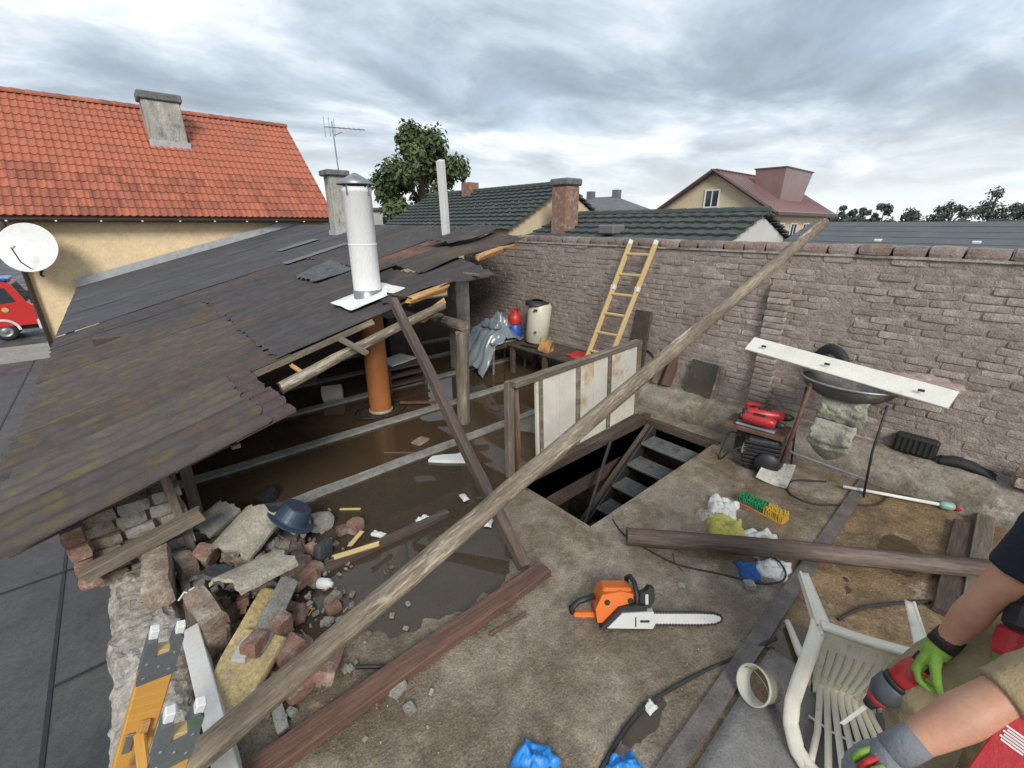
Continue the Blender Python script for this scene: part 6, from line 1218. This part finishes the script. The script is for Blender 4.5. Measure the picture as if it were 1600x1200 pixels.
def glove_hand(parent, wrist, fwd, up, mat, curl, name='glove', side=1, s=1.0):
    """a gloved hand: palm, four fingers of different length with knuckles, thumb leaving the side of the palm"""
    f = V(fwd).normalized(); u = V(up); u = (u - f * u.dot(f)).normalized(); r = f.cross(u) * side; w = V(wrist); m = MB()
    Pt = lambda a, b, c: w + (f * a + r * b + u * c) * s
    limb(m, [Pt(-0.03, 0, 0), Pt(0.02, 0, 0)], [0.034 * s, 0.034 * s])
    for b in (-0.028, -0.009, 0.011, 0.029): limb(m, [Pt(0.01, b * 0.6, 0), Pt(0.05, b, 0.004), Pt(0.092, b * 1.05, 0.002)], [0.019 * s, 0.0175 * s, 0.0145 * s], 8)
    for b, l in ((-0.030, 0.072), (-0.0105, 0.083), (0.0105, 0.077), (0.0305, 0.060)):
        p = Pt(0.092, b * 1.05, 0.002); a = 0.0; pts = [p]; x, z = 0.092, 0.002
        for k in range(3): a += curl; x += l * (0.42, 0.32, 0.26)[k] * math.cos(a); z -= l * (0.42, 0.32, 0.26)[k] * math.sin(a); pts.append(Pt(x, b * 1.05, z))
        limb(m, pts, [0.0115 * s, 0.011 * s, 0.0105 * s, 0.0095 * s], 8)
    limb(m, [Pt(0.02, -0.03, -0.004), Pt(0.048, -0.055, -0.02), Pt(0.078, -0.058, -0.042), Pt(0.098, -0.046, -0.060)], [0.017 * s, 0.0145 * s, 0.0125 * s, 0.0105 * s], 8)
    return skin(m, name, mat, parent, 0.0035, 1), Pt
def head(m, c, look):
    """skull, jaw, nose, ears, eye sockets folded into the body mesh"""
    c = V(c); l = V(look).normalized(); up = V((0, 0, 1)); up = (up - l * up.dot(l)).normalized(); r = l.cross(up)
    Pt = lambda a, b, cc: c + l * a + r * b + up * cc
    ball(m, Pt(-0.012, 0, 0.03), (0.082, 0.082, 0.095)); ball(m, Pt(0.025, 0, -0.045), (0.058, 0.058, 0.068)); limb(m, [Pt(0.082, 0, 0.02), Pt(0.102, 0, -0.015)], [0.010, 0.015], 8)
    for s in (-1, 1): ball(m, Pt(-0.01, 0.083 * s, -0.005), (0.018, 0.018, 0.032), 8)
    limb(m, [Pt(0.074, -0.022, -0.052), Pt(0.082, 0, -0.052), Pt(0.074, 0.022, -0.052)], [0.008, 0.010, 0.008], 8)
    return Pt
def person_a():
    sh, el, wr = V((1.85, -0.26, 1.37)), V((1.79, -0.19, 1.1)), V((1.77, -0.15, 0.9))
    hip, kn = V((1.93, -0.31, 0.91)), V((1.78, -0.16, 0.66))
    t = thing('person', 'person in navy T-shirt and khaki trousers bending with a red saw', 'person', (hip.x, hip.y, 0))
    dirs = V((0.66, -0.75, 0)).normalized()                      # towards the person's own left side, out of the picture
    hip2 = hip + dirs * 0.24 + V((0, 0, 0.03)); pel = hip.lerp(hip2, 0.5) + V((0, 0, 0.02)); sh2 = sh + dirs * 0.36 + V((0.02, 0.02, 0.02)); nk = sh.lerp(sh2, 0.5) + V((0, 0, 0.05))
    ft = V((kn.x + 0.05, kn.y - 0.10, 0.09)); kn2 = hip2 + V((-0.02, 0.16, -0.36)); ft2 = V((kn2.x + 0.12, kn2.y - 0.12, 0.09))
    hc = nk + V((-0.08, 0.05, 0.20)); look = V((-0.55, 0.35, -0.6))
    m = MB(); el2 = sh2 + V((-0.05, 0.05, -0.28)); wr2 = el2 + V((-0.20, 0.12, -0.10))
    limb(m, [sh, sh.lerp(el, 0.55), el, el.lerp(wr, 0.35), wr], [0.058, 0.051, 0.044, 0.047, 0.031]); limb(m, [sh2, el2, el2.lerp(wr2, 0.35), wr2], [0.058, 0.044, 0.046, 0.031])
    limb(m, [pel, pel.lerp(nk, 0.45), pel.lerp(nk, 0.85)], [0.14, 0.135, 0.13], 14); limb(m, [sh, nk - V((0, 0, 0.03)), sh2], [0.065, 0.085, 0.065]); limb(m, [nk, hc - V((0, 0, 0.06))], [0.06, 0.055])
    for a, b, c in ((hip, kn, ft), (hip2, kn2, ft2)): limb(m, [a, b, b.lerp(c, 0.3), c], [0.09, 0.06, 0.058, 0.042])
    Pt = head(m, hc, look); skin(m, 'body', 'skin', t, 0.011, 2)
    h = MB(); ball(h, Pt(-0.025, 0, 0.045), (0.088, 0.088, 0.09)); skin(h, 'hair', 'hair', t, 0.01, 1)
    for s in (-1, 1): e = MB(); ball(e, Pt(0.064, 0.03 * s, 0.012), 0.011, 8); e.build('eye', 'white_trim', t, True)
    s_ = MB(); limb(s_, [pel + V((0, 0, 0.03)), pel.lerp(nk, 0.45), pel.lerp(nk, 0.85)], [0.158, 0.155, 0.150], 14); limb(s_, [sh, nk - V((0, 0, 0.03)), sh2], [0.080, 0.098, 0.080])
    for a, b in ((sh, el), (sh2, el2)): s_.tube([a, a.lerp(b, 0.2), a.lerp(b, 0.40), a.lerp(b, 0.58)], [0.074, 0.070, 0.066, 0.064], 14)
    skin(s_, 'shirt', 'navy', t, 0.011, 1)
    tr = MB(); limb(tr, [pel + V((0, 0, 0.05)), pel - V((0, 0, 0.08))], [0.160, 0.155], 14)
    for a, b, c in ((hip, kn, ft), (hip2, kn2, ft2)): limb(tr, [a, a.lerp(b, 0.5), b, b.lerp(c, 0.5), b.lerp(c, 0.92)], [0.128, 0.125, 0.112, 0.095, 0.088], 14)
    o = skin(tr, 'trousers', 'khaki', t, 0.011, 1); tex = bpy.data.textures.new('folds', 'CLOUDS'); tex.noise_scale = 0.13; d = o.modifiers.new('folds', 'DISPLACE'); d.texture = tex; d.strength = 0.03; d.texture_coords = 'LOCAL'
    for c in (ft, ft2): b = MB(); limb(b, [c + V((0.05, -0.04, -0.035)), c + V((-0.08, 0.07, -0.05)), c + V((-0.15, 0.13, -0.052))], [0.05, 0.048, 0.034]); limb(b, [c + V((0.02, -0.02, 0.12)), c + V((0.02, -0.02, -0.02))], [0.058, 0.055]); skin(b, 'boot', 'boot', t, 0.009, 1)
    hp = pel.lerp(nk, 0.10); q = V((1.74, -0.26, 1.03)); MB().box(-0.035, 0.035, -0.02, 0.02, -0.045, 0.045, 0.012, TRS(tuple(q), (20, 30, 40))).build('radio_pouch', 'strap_red', t); MB().box(-0.035, 0.035, -0.022, 0.022, -0.04, 0.04, 0.012, TRS(tuple(q + V((0.02, -0.0, 0.085))), (20, 30, 40))).build('radio_case', 'black', t)
    MB().tube([q + V((0.02, 0, 0.08)), q + V((0.05, -0.03, 0.20)), q + V((0.04, -0.05, 0.30))], 0.006, 6).build('lanyard', 'white_trim', t)
    # right hand on the saw
    fw = V((1.73, -0.12, 0.8)) - wr
    g, G = glove_hand(t, wr + fw.normalized() * 0.02, fw, V((0.35, 0.45, 0.8)), 'glove_green', 0.75, 'glove', 1, 1.08)
    MB().tube([wr - fw.normalized() * 0.04, wr + fw.normalized() * 0.015], [0.038, 0.040], 14).build('glove_cuff', 'boot', t, True)
    for a, rr in ((0.065, 0.014), (0.02, 0.008)): MB().tube([G(a + rr * math.cos(k * 0.5236), rr * math.sin(k * 0.5236), 0.0235) for k in range(13)], 0.0028, 5, False).build('glove_print', 'black', t)
    fw2 = V((-0.6, 0.5, -0.4)); glove_hand(t, wr2, fw2, V((0.3, 0.3, 0.8)), 'glove_green', 0.5, 'glove', -1, 1.05)
    # reciprocating saw
    s0, s1 = V((1.74, -0.11, 0.75)), V((1.7, -0.05, 0.58)); d = (s1 - s0).normalized()
    w = thing('reciprocating_saw', 'red and grey reciprocating saw held over the chair', 'saw', s0)
    MB().tube([s0 - d * 0.0410, s0 - d * 0.0369, s0, s0 + d * 0.0451, s0 + d * 0.0574], [0.0160, 0.0320, 0.0400, 0.0400, 0.0368], 18).build('rear_housing', 'tool_red', w, True)
    MB().tube([s0 + d * 0.0558, s0 + d * 0.0590, s0 + d * 0.0738], [0.0376, 0.0440, 0.0440], 18).build('dark_band', 'black', w, True)
    MB().tube([s0 + d * 0.0722, s0 + d * 0.0820, s0 + d * 0.1271, s0 + d * 0.1558], [0.0400, 0.0488, 0.0480, 0.0360], 18).build('front_housing', 'saw_grey', w, True)
    MB().tube([s0 + d * 0.1542, s0 + d * 0.1804], [0.0352, 0.0272], 16).build('red_ring', 'tool_red', w, True); MB().tube([s0 + d * 0.1788, s0 + d * 0.2132], [0.0240, 0.0176], 12).build('nose', 'black', w, True)
    x = d.cross(V((0, 0, 1))).normalized(); M = Matrix((d, x, d.cross(x))).transposed().to_4x4(); M.translation = s0 + d * 0.213
    MB().box(0.0, 0.14, -0.001, 0.001, -0.009, 0.009).build('blade', 'saw_bar', w, False, M)
    hb = s0 - d * 0.03; MB().tube([hb, hb + V((0.035, -0.045, 0.03)), hb + V((0.05, -0.07, -0.02))], [0.028, 0.024, 0.026], 12).build('handle', 'black', w, True)
person_a()
def person_b():
    sh, el, wr = V((1.51, -0.38, 1.29)), V((1.33, -0.22, 1.13)), V((1.19, -0.11, 0.98))
    t = thing('person', 'person in sand T-shirt with red strap reaching in from lower right', 'person', (sh.x + 0.15, sh.y - 0.35, 0))
    dirs = V((0.30, -0.95, 0)).normalized(); sh2 = sh + dirs * 0.38; nk = sh.lerp(sh2, 0.5) + V((0, 0, 0.06)); pel = sh.lerp(sh2, 0.5) + V((0.02, -0.02, -0.58)); hip, hip2 = pel - dirs * 0.10, pel + dirs * 0.10
    kn, kn2 = hip + V((-0.02, 0.02, -0.44)), hip2 + V((-0.02, 0.02, -0.44)); ft, ft2 = V((kn.x, kn.y, 0.09)), V((kn2.x, kn2.y, 0.09))
    hc = nk + V((-0.03, 0.02, 0.21)); look = V((-0.75, 0.5, -0.35)); el2 = sh2 + V((0.03, -0.08, -0.30)); wr2 = el2 + V((-0.12, 0.08, -0.20))
    m = MB(); limb(m, [sh, sh.lerp(el, 0.5), el, el.lerp(wr, 0.3), el.lerp(wr, 0.75), wr], [0.060, 0.054, 0.048, 0.051, 0.040, 0.032]); limb(m, [sh2, el2, el2.lerp(wr2, 0.35), wr2], [0.058, 0.044, 0.046, 0.031])
    limb(m, [pel, pel.lerp(nk, 0.45), pel.lerp(nk, 0.8)], [0.13, 0.125, 0.13], 14); limb(m, [sh, nk - V((0, 0, 0.04)), sh2], [0.065, 0.08, 0.065]); limb(m, [nk, hc - V((0, 0, 0.07))], [0.06, 0.055])
    for a, b, c in ((hip, kn, ft), (hip2, kn2, ft2)): limb(m, [a, b, b.lerp(c, 0.3), c], [0.09, 0.06, 0.058, 0.042])
    Pt = head(m, hc, look); skin(m, 'body', 'skin', t, 0.010, 2)
    h = MB(); ball(h, Pt(-0.025, 0, 0.045), (0.088, 0.088, 0.09)); skin(h, 'hair', 'hair', t, 0.01, 1)
    for s in (-1, 1): e = MB(); ball(e, Pt(0.064, 0.03 * s, 0.012), 0.011, 8); e.build('eye', 'white_trim', t, True)
    s_ = MB(); limb(s_, [pel, pel.lerp(nk, 0.45), pel.lerp(nk, 0.85)], [0.150, 0.148, 0.145], 14); limb(s_, [sh, nk - V((0, 0, 0.04)), sh2], [0.078, 0.095, 0.078])
    for a, b in ((sh, el), (sh2, el2)): s_.tube([a, a.lerp(b, 0.3), a.lerp(b, 0.6), a.lerp(b, 0.92)], [0.076, 0.072, 0.068, 0.066], 14)
    o = skin(s_, 'shirt', 'sand_shirt', t, 0.010, 1); tex = bpy.data.textures.new('folds_b', 'CLOUDS'); tex.noise_scale = 0.10; d = o.modifiers.new('folds', 'DISPLACE'); d.texture = tex; d.strength = 0.022; d.texture_coords = 'LOCAL'
    tr = MB(); limb(tr, [pel + V((0, 0, 0.05)), pel - V((0, 0, 0.08))], [0.155, 0.15], 14)
    for a, b, c in ((hip, kn, ft), (hip2, kn2, ft2)): limb(tr, [a, b, b.lerp(c, 0.9)], [0.115, 0.09, 0.082], 14)
    skin(tr, 'trousers', 'khaki', t, 0.012, 1)
    for c in (ft, ft2): b = MB(); limb(b, [c + V((0.05, -0.04, -0.04)), c + V((-0.12, 0.09, -0.05))], [0.05, 0.042]); limb(b, [c + V((0, 0, 0.12)), c], [0.058, 0.055]); skin(b, 'boot', 'boot', t, 0.01, 1)
    fw = (wr - el).normalized(); g, G = glove_hand(t, wr + fw * 0.02, fw + V((0, 0, -0.15)), V((0.1, 0.1, 1)), 'glove_grey', 0.45, 'glove', 1, 1.05)
    MB().tube([wr - fw * 0.045, wr - fw * 0.02, wr + fw * 0.03], [0.037, 0.038, 0.038], 16).build('glove_cuff', 'glove_grey', t, True)
    for b, mt in ((-0.030, 'glove_green'), (-0.010, 'strap_red'), (0.012, 'glove_green')): MB().tube([G(0.035, b, 0.021), G(0.06, b, 0.024), G(0.09, b * 1.05, 0.020)], [0.006, 0.010, 0.008], 8).build('knuckle_pad', mt, g, True)
    # red strap with white lettering hanging across the chest
    a, b = V((1.36, -0.29, 1.21)), V((1.22, -0.25, 1.03)); M, L = frame(a, b); n = V((0, 0, 2.2)) - a + V((0, 0, 0)); y = (V((1, 0, 0)).cross(V((0, 0, 1))))
    x = (b - a).normalized(); z = (V((0, 0, 2.2)) - a.lerp(b, 0.5)); z = (z - x * z.dot(x)).normalized(); yy = z.cross(x); M = Matrix((x, yy, z)).transposed().to_4x4(); M.translation = a
    st = MB().box(-0.12, L + 0.15, -0.032, 0.032, -0.006, 0.006, 0.003).build('red_strap', 'strap_red', t, False, M)
    for k in range(4):
        x0 = 0.0 + k * 0.058
        if k % 2 == 0:
            for j in range(6): MB().box(x0 + j * 0.0065, x0 + j * 0.0065 + 0.0042, -0.022 + 0.004 * (j % 2), 0.018, 0.0062, 0.0072).build('strap_lettering', 'white_trim', st, False, M)
person_b()
